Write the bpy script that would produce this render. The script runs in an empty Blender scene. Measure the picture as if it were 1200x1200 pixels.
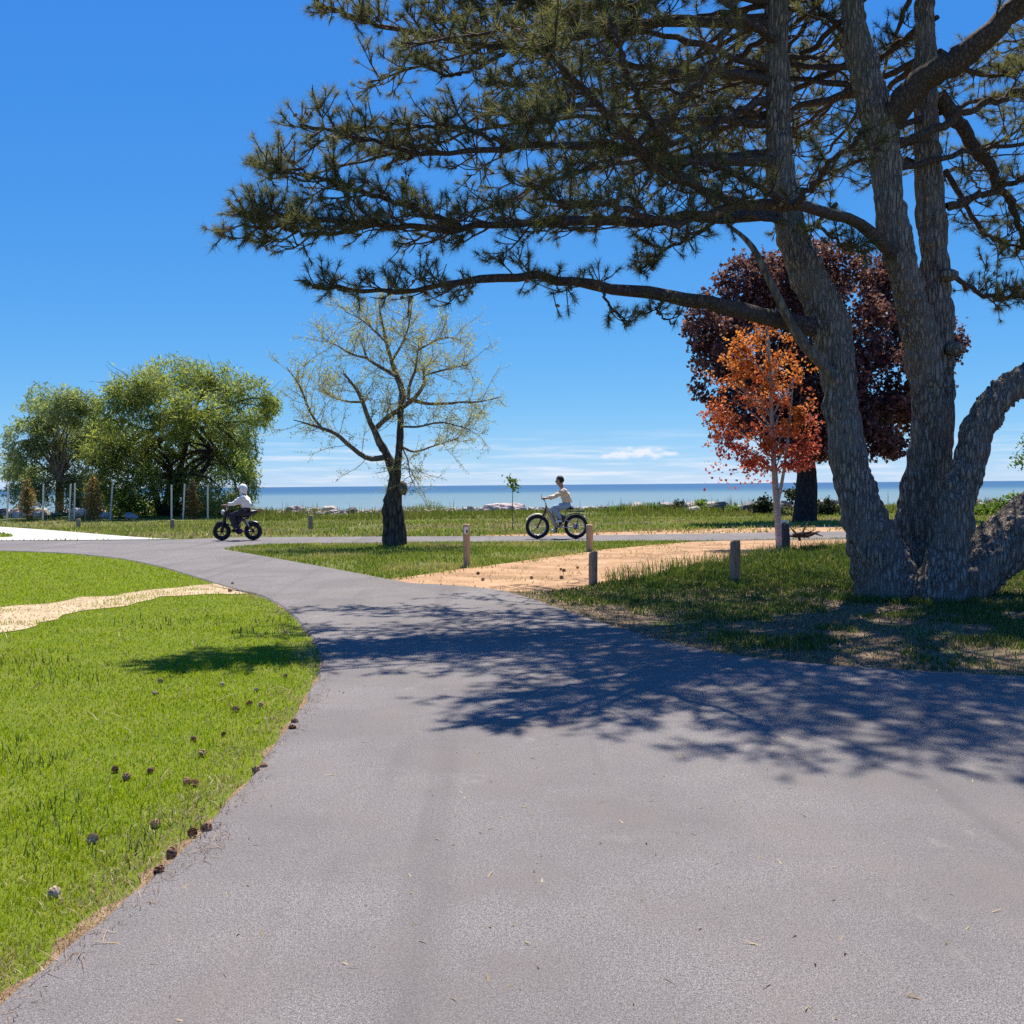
import bpy, math, random
import numpy as np
from mathutils import Matrix, Vector

# ------------------------------------------------------------------ scene, camera, light
S = bpy.context.scene
COL = S.collection
R_ = math.radians
FPX = 1180.0                       # focal length in photo pixels (1200 px wide)
CAMH = 1.6
CM = (Matrix.Translation((0, 0, CAMH)) @ Matrix.Rotation(R_(90 - 1.53), 4, 'X') @ Matrix.Rotation(R_(-0.49), 4, 'Z'))
cam = bpy.data.cameras.new('camera'); cam_o = bpy.data.objects.new('camera', cam); COL.objects.link(cam_o)
cam.sensor_width = 36; cam.sensor_fit = 'HORIZONTAL'; cam.lens = 36 * FPX / 1200
cam.clip_start = 0.05; cam.clip_end = 90000
cam_o.matrix_world = CM
S.camera = cam_o

SUN_EL, SUN_AZ = R_(65.5), R_(9.0)          # azimuth measured from +Y towards +X
world = bpy.data.worlds.new('World'); S.world = world; world.use_nodes = True
wn = world.node_tree; wn.nodes.clear()
def build_world():
    N, L = wn.nodes, wn.links
    out = N.new('ShaderNodeOutputWorld'); bg = N.new('ShaderNodeBackground')
    sky = N.new('ShaderNodeTexSky'); sky.sky_type = 'NISHITA'; sky.sun_disc = False
    sky.sun_elevation = SUN_EL; sky.sun_rotation = SUN_AZ
    sky.air_density = 0.7; sky.dust_density = 0.0; sky.ozone_density = 6.0; sky.altitude = 100
    # the camera's rendering of a clear sky: one response curve per channel, the same over the whole dome
    ss = N.new('ShaderNodeSeparateColor'); L.new(sky.outputs[0], ss.inputs[0]); hs = N.new('ShaderNodeCombineColor')
    for ch, (g, k) in enumerate(((1.22, .81), (.71, .825), (.25, .99))):
        p = N.new('ShaderNodeMath'); p.operation = 'POWER'; p.inputs[1].default_value = g
        q = N.new('ShaderNodeMath'); q.operation = 'MULTIPLY'; q.inputs[1].default_value = .1; L.new(ss.outputs[ch], q.inputs[0]); L.new(q.outputs[0], p.inputs[0])
        q2 = N.new('ShaderNodeMath'); q2.operation = 'MULTIPLY'; q2.inputs[1].default_value = k / .1 / 1.68; L.new(p.outputs[0], q2.inputs[0]); L.new(q2.outputs[0], hs.inputs[ch])
    # thin clouds low over the lake
    tc = N.new('ShaderNodeTexCoord'); sep = N.new('ShaderNodeSeparateXYZ'); L.new(tc.outputs['Generated'], sep.inputs[0])
    mp = N.new('ShaderNodeMapping'); mp.inputs['Scale'].default_value = (9, 9, 150); L.new(tc.outputs['Generated'], mp.inputs[0])
    nz = N.new('ShaderNodeTexNoise'); nz.inputs['Scale'].default_value = 1.0; nz.inputs['Detail'].default_value = 6; nz.inputs['Roughness'].default_value = .62
    L.new(mp.outputs[0], nz.inputs['Vector'])
    band = N.new('ShaderNodeMapRange'); band.interpolation_type = 'SMOOTHSTEP'
    band.inputs[1].default_value = .062; band.inputs[2].default_value = .018; L.new(sep.outputs['Z'], band.inputs[0])
    nr = N.new('ShaderNodeMapRange'); nr.interpolation_type = 'SMOOTHSTEP'; nr.inputs[1].default_value = .43; nr.inputs[2].default_value = .76; L.new(nz.outputs[0], nr.inputs[0])
    mul = N.new('ShaderNodeMath'); mul.operation = 'MULTIPLY'; L.new(band.outputs[0], mul.inputs[0]); L.new(nr.outputs[0], mul.inputs[1])
    # one small cumulus
    at = N.new('ShaderNodeVectorMath'); at.operation = 'SUBTRACT'; at.inputs[1].default_value = (.122, .992, .030); L.new(tc.outputs['Generated'], at.inputs[0])
    sc = N.new('ShaderNodeVectorMath'); sc.operation = 'MULTIPLY'; sc.inputs[1].default_value = (1 / .042, 0, 1 / .0065); L.new(at.outputs[0], sc.inputs[0])
    ln = N.new('ShaderNodeVectorMath'); ln.operation = 'LENGTH'; L.new(sc.outputs[0], ln.inputs[0])
    mp2 = N.new('ShaderNodeMapping'); mp2.inputs['Scale'].default_value = (70, 70, 190); L.new(tc.outputs['Generated'], mp2.inputs[0])
    n2 = N.new('ShaderNodeTexNoise'); n2.inputs['Scale'].default_value = 1; n2.inputs['Detail'].default_value = 5; L.new(mp2.outputs[0], n2.inputs['Vector'])
    m2 = N.new('ShaderNodeMath'); m2.operation = 'MULTIPLY_ADD'; m2.inputs[1].default_value = 2.4; m2.inputs[2].default_value = -1.2; L.new(n2.outputs[0], m2.inputs[0])
    a2 = N.new('ShaderNodeMath'); a2.operation = 'ADD'; L.new(m2.outputs[0], a2.inputs[0]); L.new(ln.outputs['Value'], a2.inputs[1])
    c2 = N.new('ShaderNodeMapRange'); c2.inputs[1].default_value = .95; c2.inputs[2].default_value = .35; L.new(a2.outputs[0], c2.inputs[0])
    mx0 = N.new('ShaderNodeMath'); mx0.operation = 'MAXIMUM'; L.new(mul.outputs[0], mx0.inputs[0]); L.new(c2.outputs[0], mx0.inputs[1])
    fac = N.new('ShaderNodeMath'); fac.operation = 'MULTIPLY'; fac.inputs[1].default_value = .86; L.new(mx0.outputs[0], fac.inputs[0])
    mix = N.new('ShaderNodeMix'); mix.data_type = 'RGBA'; L.new(fac.outputs[0], mix.inputs[0]); L.new(hs.outputs[0], mix.inputs[6])
    mix.inputs[7].default_value = (5.3, 5.5, 6.0, 1)
    L.new(mix.outputs[2], bg.inputs['Color']); bg.inputs['Strength'].default_value = 0.1
    L.new(bg.outputs[0], out.inputs[0])
build_world()
sl = bpy.data.lights.new('sun', 'SUN'); sl.energy = 5.0; sl.angle = R_(.53); sl.color = (1, .96, .885)
sun = bpy.data.objects.new('sun', sl); COL.objects.link(sun)
sd = Vector((math.sin(SUN_AZ) * math.cos(SUN_EL), math.cos(SUN_AZ) * math.cos(SUN_EL), math.sin(SUN_EL)))
sun.rotation_euler = (-sd).to_track_quat('-Z', 'Y').to_euler(); sun.location = (0, 20, 60)
S.view_settings.view_transform = 'Standard'; S.view_settings.look = 'None'
S.view_settings.gamma = 1; S.view_settings.exposure = 0.75; S.view_settings.use_curve_mapping = False
S.cycles.max_bounces = 8; S.cycles.transparent_max_bounces = 8
S.cycles.use_denoising = False

# ------------------------------------------------------------------ helpers
CM3 = np.array(CM.to_3x3())
def ray(px, py):
    return CM3 @ np.array([(px - 600) / FPX, -(py - 600) / FPX, -1.0])
def P(px, py, d):                               # point at depth y = d that the photo shows at (px, py)
    r = ray(px, py); return np.array([0, 0, CAMH]) + r * (d / r[1])
def G(px, py, z=0.0):                           # point on the level z
    r = ray(px, py); return np.array([0, 0, CAMH]) + r * ((z - CAMH) / r[2])
def ppm(d): return FPX / d

def hash3(i, j, k, seed):
    n = (i * 374761393 + j * 668265263 + k * 2147483647 + seed * 974711) & 0xFFFFFFFF
    n = ((n ^ (n >> 13)) * 1274126177) & 0xFFFFFFFF
    n = ((n ^ (n >> 16)) * 2246822519) & 0xFFFFFFFF
    return ((n ^ (n >> 15)) & 0xFFFFFF) / float(0xFFFFFF)
def vnoise(p, s=1.0, seed=0):
    p = np.asarray(p, float) * s
    i = np.floor(p).astype(np.int64); f = p - i; u = f * f * (3 - 2 * f)
    r = 0
    for dx in (0, 1):
        for dy in (0, 1):
            for dz in (0, 1):
                w = (u[:, 0] if dx else 1 - u[:, 0]) * (u[:, 1] if dy else 1 - u[:, 1]) * (u[:, 2] if dz else 1 - u[:, 2])
                r = r + w * hash3(i[:, 0] + dx, i[:, 1] + dy, i[:, 2] + dz, seed)
    return r
def fbm(p, s=1.0, o=3, seed=0):
    a, t, r = 1.0, 0.0, 0
    for k in range(o):
        r = r + a * vnoise(p, s * 2 ** k, seed + k); t += a; a *= .5
    return r / t
def n2d(xy, s, seed=0, o=2):
    return fbm(np.c_[xy, np.zeros(len(xy))], s, o, seed)

def mesh(name, V, F, smooth=False):
    """V (n,3); F an array (m,3)/(m,4) or a list of such arrays."""
    V = np.asarray(V, np.float32)
    Fs = [np.asarray(f, np.int32) for f in (F if isinstance(F, list) else [F]) if len(f)]
    me = bpy.data.meshes.new(name)
    me.vertices.add(len(V)); me.vertices.foreach_set('co', V.ravel())
    nl = sum(f.size for f in Fs); npoly = sum(len(f) for f in Fs)
    me.loops.add(nl); me.loops.foreach_set('vertex_index', np.concatenate([f.ravel() for f in Fs]))
    tot = np.concatenate([np.full(len(f), f.shape[1], np.int32) for f in Fs])
    st = np.concatenate([[0], np.cumsum(tot)[:-1]]).astype(np.int32)
    me.polygons.add(npoly); me.polygons.foreach_set('loop_start', st); me.polygons.foreach_set('loop_total', tot)
    me.polygons.foreach_set('use_smooth', np.full(npoly, smooth))
    me.update(calc_edges=True); me.validate()
    return me
def link(name, me, mat=None, parent=None, smooth=None):
    o = bpy.data.objects.new(name, me); COL.objects.link(o)
    if mat is not None:
        for m in (mat if isinstance(mat, (list, tuple)) else [mat]): me.materials.append(m)
    if parent is not None: o.parent = parent
    return o
def obj(name, V, F, mat, parent=None, smooth=False):
    V = np.asarray(V, float)
    if parent is not None: V = V - np.array(parent.matrix_world.translation if parent.parent else parent.location)[None] if parent.get('_world') else V
    return link(name, mesh(name, V, F, smooth), mat, parent)
def empty(name, loc=(0, 0, 0), rz=0.0):
    o = bpy.data.objects.new(name, None); COL.objects.link(o)
    o.location = loc; o.rotation_euler = (0, 0, rz); o.empty_display_size = .2
    return o
def tag(o, label, cat=None, group=None, kind=None):
    if label: o['label'] = label
    if cat: o['category'] = cat
    if group: o['group'] = group
    if kind: o['kind'] = kind
    return o
def child(name, V, F, mat, root, smooth=False):
    """part given in world coordinates under an unrotated Empty"""
    return link(name, mesh(name, np.asarray(V, float) - np.array(root.location)[None], F, smooth), mat, root)

def nrm(a):
    return a / np.maximum(np.linalg.norm(a, axis=-1, keepdims=True), 1e-9)
def tubes(Pm, Rm, sides=6, cap=True):
    """Pm (m,n,3), Rm (m,n) -> V, F quads"""
    Pm = np.asarray(Pm, float); Rm = np.asarray(Rm, float); m, n, _ = Pm.shape
    T = np.empty_like(Pm); T[:, 1:-1] = Pm[:, 2:] - Pm[:, :-2]; T[:, 0] = Pm[:, 1] - Pm[:, 0]; T[:, -1] = Pm[:, -1] - Pm[:, -2]
    T = nrm(T)
    mean = nrm(Pm[:, -1] - Pm[:, 0])
    ref = np.where(np.abs(mean[:, 1:2]) < .7, np.array([[0, 1., 0]]), np.array([[1., 0, 0]]))[:, None, :]
    U = nrm(np.cross(T, ref)); W = np.cross(T, U)
    a = np.linspace(0, 2 * np.pi, sides, endpoint=False)
    V = Pm[:, :, None, :] + Rm[:, :, None, None] * (np.cos(a)[None, None, :, None] * U[:, :, None, :] + np.sin(a)[None, None, :, None] * W[:, :, None, :])
    idx = np.arange(m * n * sides).reshape(m, n, sides)
    A = idx[:, :-1]; B = idx[:, 1:]
    q = np.stack([A, np.roll(A, -1, 2), np.roll(B, -1, 2), B], -1).reshape(-1, 4)
    F = [q]
    if cap:
        for e in (0, n - 1):
            c = idx[:, e]
            F.append(c.reshape(m, sides))
    return V.reshape(-1, 3), F
class MB:
    def __init__(s): s.V = []; s.F = []; s.n = 0
    def add(s, V, F):
        V = np.asarray(V, float)
        for f in (F if isinstance(F, list) else [F]): s.F.append(np.asarray(f) + s.n)
        s.V.append(V); s.n += len(V); return s
    def tube(s, pts, rad, sides=8):
        pts = np.asarray(pts, float); rad = np.full(len(pts), rad, float) if np.isscalar(rad) else np.asarray(rad, float)
        return s.add(*tubes(pts[None], rad[None], sides))
    def box(s, c, h, rot=None):
        v = np.array([[x, y, z] for x in (-1, 1) for y in (-1, 1) for z in (-1, 1)], float) * np.asarray(h)
        if rot is not None: v = v @ np.asarray(rot).T
        return s.add(v + np.asarray(c), np.array([[0, 1, 3, 2], [4, 6, 7, 5], [0, 4, 5, 1], [2, 3, 7, 6], [0, 2, 6, 4], [1, 5, 7, 3]]))
    def torus(s, c, R, r, n=28, k=10, squash=1.0):       # in local XZ plane
        a = np.linspace(0, 2 * np.pi, n, endpoint=False); b = np.linspace(0, 2 * np.pi, k, endpoint=False)
        A, B = np.meshgrid(a, b, indexing='ij')
        V = np.stack([(R + r * np.cos(B)) * np.cos(A), r * squash * np.sin(B), (R + r * np.cos(B)) * np.sin(A)], -1).reshape(-1, 3) + np.asarray(c)
        i = np.arange(n * k).reshape(n, k)
        q = np.stack([i, np.roll(i, -1, 1), np.roll(np.roll(i, -1, 0), -1, 1), np.roll(i, -1, 0)], -1).reshape(-1, 4)
        return s.add(V, q)
    def ell(s, c, r, n=12, k=8):
        V, F = ellipsoid(n, k); return s.add(V * np.asarray(r) + np.asarray(c), F)
    def get(s): return np.concatenate(s.V), s.F
    def build(s, name, mat, parent=None, smooth=False):
        V, F = s.get(); return link(name, mesh(name, V, F, smooth), mat, parent)
def ellipsoid(n=12, k=8):
    V = [[0, 0, 1.0]]; 
    for i in range(1, k):
        t = math.pi * i / k
        for j in range(n): V.append([math.sin(t) * math.cos(2 * math.pi * j / n), math.sin(t) * math.sin(2 * math.pi * j / n), math.cos(t)])
    V.append([0, 0, -1.0]); tri = []; quad = []
    for j in range(n):
        j2 = (j + 1) % n; tri.append([0, 1 + j, 1 + j2]); b = 1 + (k - 2) * n; tri.append([len(V) - 1, b + j2, b + j])
        for i in range(k - 2): a = 1 + i * n; quad.append([a + j, a + n + j, a + n + j2, a + j2])
    return np.array(V), [np.array(tri), np.array(quad)]
def catmull(pts, n):
    pts = np.asarray(pts, float); m = len(pts)
    if m == 2:
        t = np.linspace(0, 1, n)[:, None]; return pts[0] * (1 - t) + pts[1] * t
    e = np.vstack([2 * pts[0] - pts[1], pts, 2 * pts[-1] - pts[-2]])
    u = np.linspace(0, m - 1, n); i = np.minimum(u.astype(int), m - 2); t = (u - i)[:, None]
    p0, p1, p2, p3 = e[i], e[i + 1], e[i + 2], e[i + 3]
    return .5 * ((2 * p1) + (-p0 + p2) * t + (2 * p0 - 5 * p1 + 4 * p2 - p3) * t ** 2 + (-p0 + 3 * p1 - 3 * p2 + p3) * t ** 3)
def interp_r(r, n):
    r = np.asarray(r, float); return np.interp(np.linspace(0, len(r) - 1, n), np.arange(len(r)), r)
def inpoly(xy, poly):
    x, y = xy[:, 0], xy[:, 1]; c = np.zeros(len(xy), bool); q = np.asarray(poly)[:, :2]
    j = len(q) - 1
    for i in range(len(q)):
        yi, yj = q[i, 1], q[j, 1]
        if yi != yj:
            m = ((yi > y) != (yj > y)) & (x < (q[j, 0] - q[i, 0]) * (y - yi) / (yj - yi) + q[i, 0]); c ^= m
        j = i
    return c
def dist_line(xy, line):
    d = np.full(len(xy), 1e9); l = np.asarray(line)[:, :2]
    for a, b in zip(l[:-1], l[1:]):
        ab = b - a; t = np.clip(((xy - a) @ ab) / max(ab @ ab, 1e-9), 0, 1)
        d = np.minimum(d, np.linalg.norm(xy - a - t[:, None] * ab, axis=1))
    return d
def rand_dirs(rng, n):
    return nrm(rng.normal(size=(n, 3)))
def skin_mesh(name, joints, edges, radii, sub=2, root=0):
    me = bpy.data.meshes.new(name); me.from_pydata([tuple(j) for j in joints], edges, [])
    o = bpy.data.objects.new(name, me); COL.objects.link(o)
    sk = o.modifiers.new('skin', 'SKIN'); sk.use_smooth_shade = True
    for i, r in enumerate(radii):
        r = (r, r) if np.isscalar(r) else r
        d = me.skin_vertices[0].data[i]; d.radius = r; d.use_root = (i == root)
    ss = o.modifiers.new('sub', 'SUBSURF'); ss.levels = sub; ss.render_levels = sub
    dg = bpy.context.evaluated_depsgraph_get(); dg.update()
    out = bpy.data.meshes.new_from_object(o.evaluated_get(dg))
    bpy.data.objects.remove(o); bpy.data.meshes.remove(me); out.name = name
    return out

# ------------------------------------------------------------------ materials
def mat(name):
    m = bpy.data.materials.new(name); m.use_nodes = True; nt = m.node_tree; nt.nodes.clear()
    out = nt.nodes.new('ShaderNodeOutputMaterial'); return m, nt, out
def principled(nt, out, rough=.8, spec=.3):
    b = nt.nodes.new('ShaderNodeBsdfPrincipled'); b.inputs['Roughness'].default_value = rough
    b.inputs['Specular IOR Level'].default_value = spec; nt.links.new(b.outputs[0], out.inputs[0]); return b
def coord(nt, scale=(1, 1, 1), kind='pos'):
    if kind == 'pos': g = nt.nodes.new('ShaderNodeNewGeometry'); o = g.outputs['Position']
    else: g = nt.nodes.new('ShaderNodeTexCoord'); o = g.outputs['Object']
    mp = nt.nodes.new('ShaderNodeMapping'); mp.inputs['Scale'].default_value = scale; nt.links.new(o, mp.inputs[0]); return mp.outputs[0]
def noise(nt, vec, scale, detail=4, rough=.55, dist=0):
    n = nt.nodes.new('ShaderNodeTexNoise'); n.inputs['Scale'].default_value = scale; n.inputs['Detail'].default_value = detail
    n.inputs['Roughness'].default_value = rough; n.inputs['Distortion'].default_value = dist; nt.links.new(vec, n.inputs['Vector']); return n.outputs[0]
def ramp(nt, fac, stops):
    r = nt.nodes.new('ShaderNodeValToRGB'); e = r.color_ramp.elements
    while len(e) < len(stops): e.new(.5)
    for el, (p, c) in zip(e, stops): el.position = p; el.color = (*c, 1) if len(c) == 3 else c
    nt.links.new(fac, r.inputs[0]); return r.outputs[0]
def mixc(nt, fac, a, b, mode='MIX'):
    m = nt.nodes.new('ShaderNodeMix'); m.data_type = 'RGBA'; m.blend_type = mode
    for s, v in ((0, fac), (6, a), (7, b)):
        if isinstance(v, (int, float)): m.inputs[s].default_value = v
        elif isinstance(v, tuple): m.inputs[s].default_value = (*v, 1) if len(v) == 3 else v
        else: nt.links.new(v, m.inputs[s])
    return m.outputs[2]
def bump(nt, h, strength, dist, bsdf):
    b = nt.nodes.new('ShaderNodeBump'); b.inputs['Strength'].default_value = strength; b.inputs['Distance'].default_value = dist
    nt.links.new(h, b.inputs['Height']); nt.links.new(b.outputs[0], bsdf.inputs['Normal']); return b
def mrange(nt, v, a, b, c=0, d=1):
    m = nt.nodes.new('ShaderNodeMapRange'); m.interpolation_type = 'SMOOTHSTEP'
    for i, x in enumerate((a, b, c, d)): m.inputs[i + 1].default_value = x
    nt.links.new(v, m.inputs[0]); return m.outputs[0]
def plain(name, c, rough=.7, spec=.3, metal=0, var=.25, scale=20):
    m, nt, out = mat(name); b = principled(nt, out, rough, spec); b.inputs['Metallic'].default_value = metal
    n = noise(nt, coord(nt, kind='obj'), scale, 5)
    lo = tuple(x * (1 - var) for x in c); hi = tuple(min(1, x * (1 + var)) for x in c)
    nt.links.new(ramp(nt, n, [(.3, lo), (.7, hi)]), b.inputs['Base Color']); bump(nt, n, .15, .01, b); return m
def foliage(name, stops, trans=.4, rough=.55, spec=.25, patch=None, patch_scale=1.0, tint=1.15):
    """thin leaves: per-leaf colour from a ramp, light passing through"""
    m, nt, out = mat(name); L = nt.links
    g = nt.nodes.new('ShaderNodeNewGeometry')
    c = ramp(nt, g.outputs['Random Per Island'], stops)
    if patch:
        n = noise(nt, coord(nt), patch_scale, 3); c = mixc(nt, mrange(nt, n, patch[0], patch[1]), c, patch[2])
    b = nt.nodes.new('ShaderNodeBsdfPrincipled'); b.inputs['Roughness'].default_value = rough; b.inputs['Specular IOR Level'].default_value = spec
    L.new(c, b.inputs['Base Color'])
    t = nt.nodes.new('ShaderNodeBsdfTranslucent'); L.new(mixc(nt, 1.0, c, (tint, tint * 1.02, tint * .6), 'MULTIPLY'), t.inputs[0])
    mx = nt.nodes.new('ShaderNodeMixShader'); mx.inputs[0].default_value = trans
    L.new(b.outputs[0], mx.inputs[1]); L.new(t.outputs[0], mx.inputs[2]); L.new(mx.outputs[0], out.inputs[0]); return m
def bark(name, lo, hi, sc=(14, 14, 3), strength=.9, dist=.05, lichen=None):
    m, nt, out = mat(name); b = principled(nt, out, .9, .15)
    v = coord(nt, sc); n1 = noise(nt, v, 1.0, 6, .62, .6)
    vo = nt.nodes.new('ShaderNodeTexVoronoi'); vo.feature = 'DISTANCE_TO_EDGE'; vo.inputs['Scale'].default_value = .8
    dv = nt.nodes.new('ShaderNodeVectorMath'); dv.operation = 'MULTIPLY_ADD'; 
    nn = nt.nodes.new('ShaderNodeTexNoise'); nn.inputs['Scale'].default_value = 1.4; nn.inputs['Detail'].default_value = 3; nt.links.new(v, nn.inputs['Vector'])
    nt.links.new(nn.outputs['Color'], dv.inputs[0]); dv.inputs[1].default_value = (.9, .9, .9); nt.links.new(v, dv.inputs[2])
    nt.links.new(dv.outputs[0], vo.inputs['Vector'])
    e = mrange(nt, vo.outputs['Distance'], -.12, .34)
    mul = nt.nodes.new('ShaderNodeMath'); mul.operation = 'MULTIPLY'; nt.links.new(e, mul.inputs[0]); nt.links.new(n1, mul.inputs[1])
    c = ramp(nt, mul.outputs[0], [(.02, lo), (.3, tuple((a + b_) / 2 for a, b_ in zip(lo, hi))), (.62, hi)])
    big = noise(nt, coord(nt), 1.6, 3); c = mixc(nt, mrange(nt, big, .42, .68, 0, .5), c, tuple(x * .6 for x in hi))
    if lichen:
        l = noise(nt, coord(nt), 4.5, 5, .7); c = mixc(nt, mrange(nt, l, .60, .70, 0, .7), c, lichen)
    nt.links.new(c, b.inputs['Base Color']); bump(nt, mul.outputs[0], strength, dist, b); return m

M = {}
M['pine_bark'] = bark('pine_bark', (.04, .031, .025), (.50, .405, .315), (28, 28, 5), 1.0, .05)
M['limb_bark'] = bark('limb_bark', (.03, .022, .018), (.17, .125, .1), (30, 30, 12), .7, .02)
M['twig'] = plain('pine_twig', (.11, .075, .055), .9, .1)
M['needles'] = foliage('pine_needles', [(0, (.055, .068, .034)), (.45, (.12, .13, .06)), (.8, (.23, .215, .10)), (1, (.34, .24, .125))], .45, .6, .12)
M['cone'] = plain('pine_cone', (.3, .17, .1), .8, .2)
M['cone_grey'] = plain('weathered_cone', (.5, .37, .25), .9, .1)
M['cone_tan'] = plain('tan_cone', (.48, .28, .15), .85, .1)
M['grey_bark'] = bark('grey_bark', (.05, .04, .03), (.31, .25, .19), (16, 16, 5), .8, .03)
M['tan_twig'] = plain('tan_twig', (.36, .28, .19), .9, .1)
M['pale_bark'] = bark('pale_bark', (.25, .21, .19), (.55, .49, .45), (14, 14, 20), .3, .01)
M['mid_bark'] = bark('furrowed_bark', (.018, .014, .011), (.17, .135, .1), (14, 14, 3), 1.0, .05)
M['dark_bark'] = bark('dark_bark', (.015, .012, .01), (.08, .06, .05), (10, 10, 3), .8, .04)
M['buds'] = foliage('opening_buds', [(0, (.3, .25, .08)), (.5, (.46, .43, .14)), (1, (.4, .45, .12))], .5)
M['willow'] = foliage('willow_leaves', [(0, (.13, .17, .045)), (.5, (.25, .295, .08)), (1, (.40, .42, .14))], .6, patch=(.55, .7, (.34, .35, .11)), patch_scale=.5)
M['silver_willow'] = foliage('silvery_leaves', [(0, (.17, .21, .09)), (.6, (.28, .32, .14)), (1, (.4, .43, .24))], .58)
M['shrub'] = foliage('shrub_leaves', [(0, (.07, .12, .025)), (.6, (.14, .21, .04)), (1, (.24, .32, .07))], .5)
M['shrub_dark'] = foliage('dark_shrub_leaves', [(0, (.018, .03, .014)), (1, (.05, .06, .03))], .3)
M['bright_shrub'] = foliage('bright_shrub_leaves', [(0, (.09, .15, .025)), (1, (.2, .27, .05))], .45)
M['purple'] = foliage('purple_leaves', [(0, (.06, .026, .03)), (.6, (.16, .072, .078)), (1, (.32, .16, .155))], .45, .5, .15)
M['cedar'] = foliage('cedar_leaves', [(0, (.16, .17, .04)), (.5, (.32, .22, .075)), (1, (.42, .2, .085))], .5)
M['lawn'] = foliage('lawn_blades', [(0, (.15, .225, .003)), (.5, (.255, .335, .004)), (.92, (.36, .41, .010)), (1, (.48, .41, .12))], .5, .7, .08, patch=(.5, .75, (.28, .31, .015)), patch_scale=.9)
M['wild'] = foliage('wild_grass_blades', [(0, (.11, .16, .02)), (.5, (.19, .25, .035)), (.85, (.28, .3, .07)), (1, (.46, .39, .19))], .48, patch=(.50, .64, (.38, .33, .13)), patch_scale=.35)
M['tall'] = foliage('tall_grass_blades', [(0, (.08, .11, .016)), (.6, (.16, .20, .03)), (.9, (.24, .25, .07)), (1, (.4, .32, .15))], .45, patch=(.5, .68, (.2, .18, .06)), patch_scale=.25)
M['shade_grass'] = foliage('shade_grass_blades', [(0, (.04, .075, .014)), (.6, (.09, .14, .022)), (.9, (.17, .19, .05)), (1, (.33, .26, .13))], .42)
M['litter_bits'] = foliage('litter_bits', [(0, (.10, .06, .03)), (.6, (.25, .16, .09)), (1, (.4, .29, .17))], .1)
M['stalk'] = foliage('weed_stalks', [(0, (.06, .07, .02)), (.6, (.13, .14, .04)), (1, (.3, .22, .11))], .3)
M['dry'] = foliage('dry_blades', [(0, (.28, .19, .09)), (.6, (.46, .35, .18)), (1, (.55, .45, .27))], .3)
def red_leaf():
    m, nt, out = mat('red_maple_leaves'); L = nt.links
    g = nt.nodes.new('ShaderNodeNewGeometry'); sep = nt.nodes.new('ShaderNodeSeparateXYZ'); L.new(g.outputs['Position'], sep.inputs[0])
    a = ramp(nt, g.outputs['Random Per Island'], [(0, (.26, .03, .02)), (.5, (.5, .105, .06)), (1, (.68, .22, .12))])
    b_ = ramp(nt, g.outputs['Random Per Island'], [(0, (.36, .085, .018)), (.5, (.62, .2, .035)), (1, (.72, .33, .06))])
    n = noise(nt, coord(nt), 1.8, 4); ad = nt.nodes.new('ShaderNodeMath'); ad.operation = 'MULTIPLY_ADD'; ad.inputs[1].default_value = 7.0
    L.new(n, ad.inputs[0]); L.new(sep.outputs['Z'], ad.inputs[2])
    c = mixc(nt, mrange(nt, ad.outputs[0], 5.2, 8.6), a, b_)
    p = nt.nodes.new('ShaderNodeBsdfPrincipled'); p.inputs['Roughness'].default_value = .5; p.inputs['Specular IOR Level'].default_value = .25; L.new(c, p.inputs['Base Color'])
    t = nt.nodes.new('ShaderNodeBsdfTranslucent'); L.new(c, t.inputs[0])
    mx = nt.nodes.new('ShaderNodeMixShader'); mx.inputs[0].default_value = .55; L.new(p.outputs[0], mx.inputs[1]); L.new(t.outputs[0], mx.inputs[2]); L.new(mx.outputs[0], out.inputs[0])
    return m
M['red'] = red_leaf()
def asphalt():
    m, nt, out = mat('asphalt'); b = principled(nt, out, .88, .2)
    v = coord(nt); fine = noise(nt, v, 210, 3, .75); mid = noise(nt, v, 75, 5, .75); big = noise(nt, v, .6, 5, .65)
    c = ramp(nt, fine, [(.39, (.038, .032, .03)), (.5, (.15, .132, .122)), (.61, (.46, .41, .38))])
    c2 = ramp(nt, mid, [(.36, (.055, .046, .043)), (.5, (.155, .136, .126)), (.64, (.28, .25, .235))]); c = mixc(nt, .4, c, c2)
    c = mixc(nt, mrange(nt, big, .34, .66, 0, .55), c, (.118, .104, .098))
    tint = noise(nt, coord(nt, (1, .7, 1)), 1.7, 4, .6); c = mixc(nt, mrange(nt, tint, .45, .7, 0, .4), c, (.175, .145, .12))
    st = noise(nt, coord(nt, (1.6, .9, 1)), 1.4, 6, .7); c = mixc(nt, mrange(nt, st, .60, .72, 0, .6), c, (.25, .225, .195))
    sp = noise(nt, v, 16, 6, .85); c = mixc(nt, mrange(nt, sp, .70, .74, 0, .6), c, (.42, .37, .32))
    tr = noise(nt, coord(nt, (2.4, .12, 1)), 1.0, 3, .5); c = mixc(nt, mrange(nt, tr, .56, .7, 0, .4), c, (.105, .092, .088))
    nt.links.new(c, b.inputs['Base Color']); bump(nt, mid, .6, .008, b); return m
M['asphalt'] = asphalt()
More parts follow.
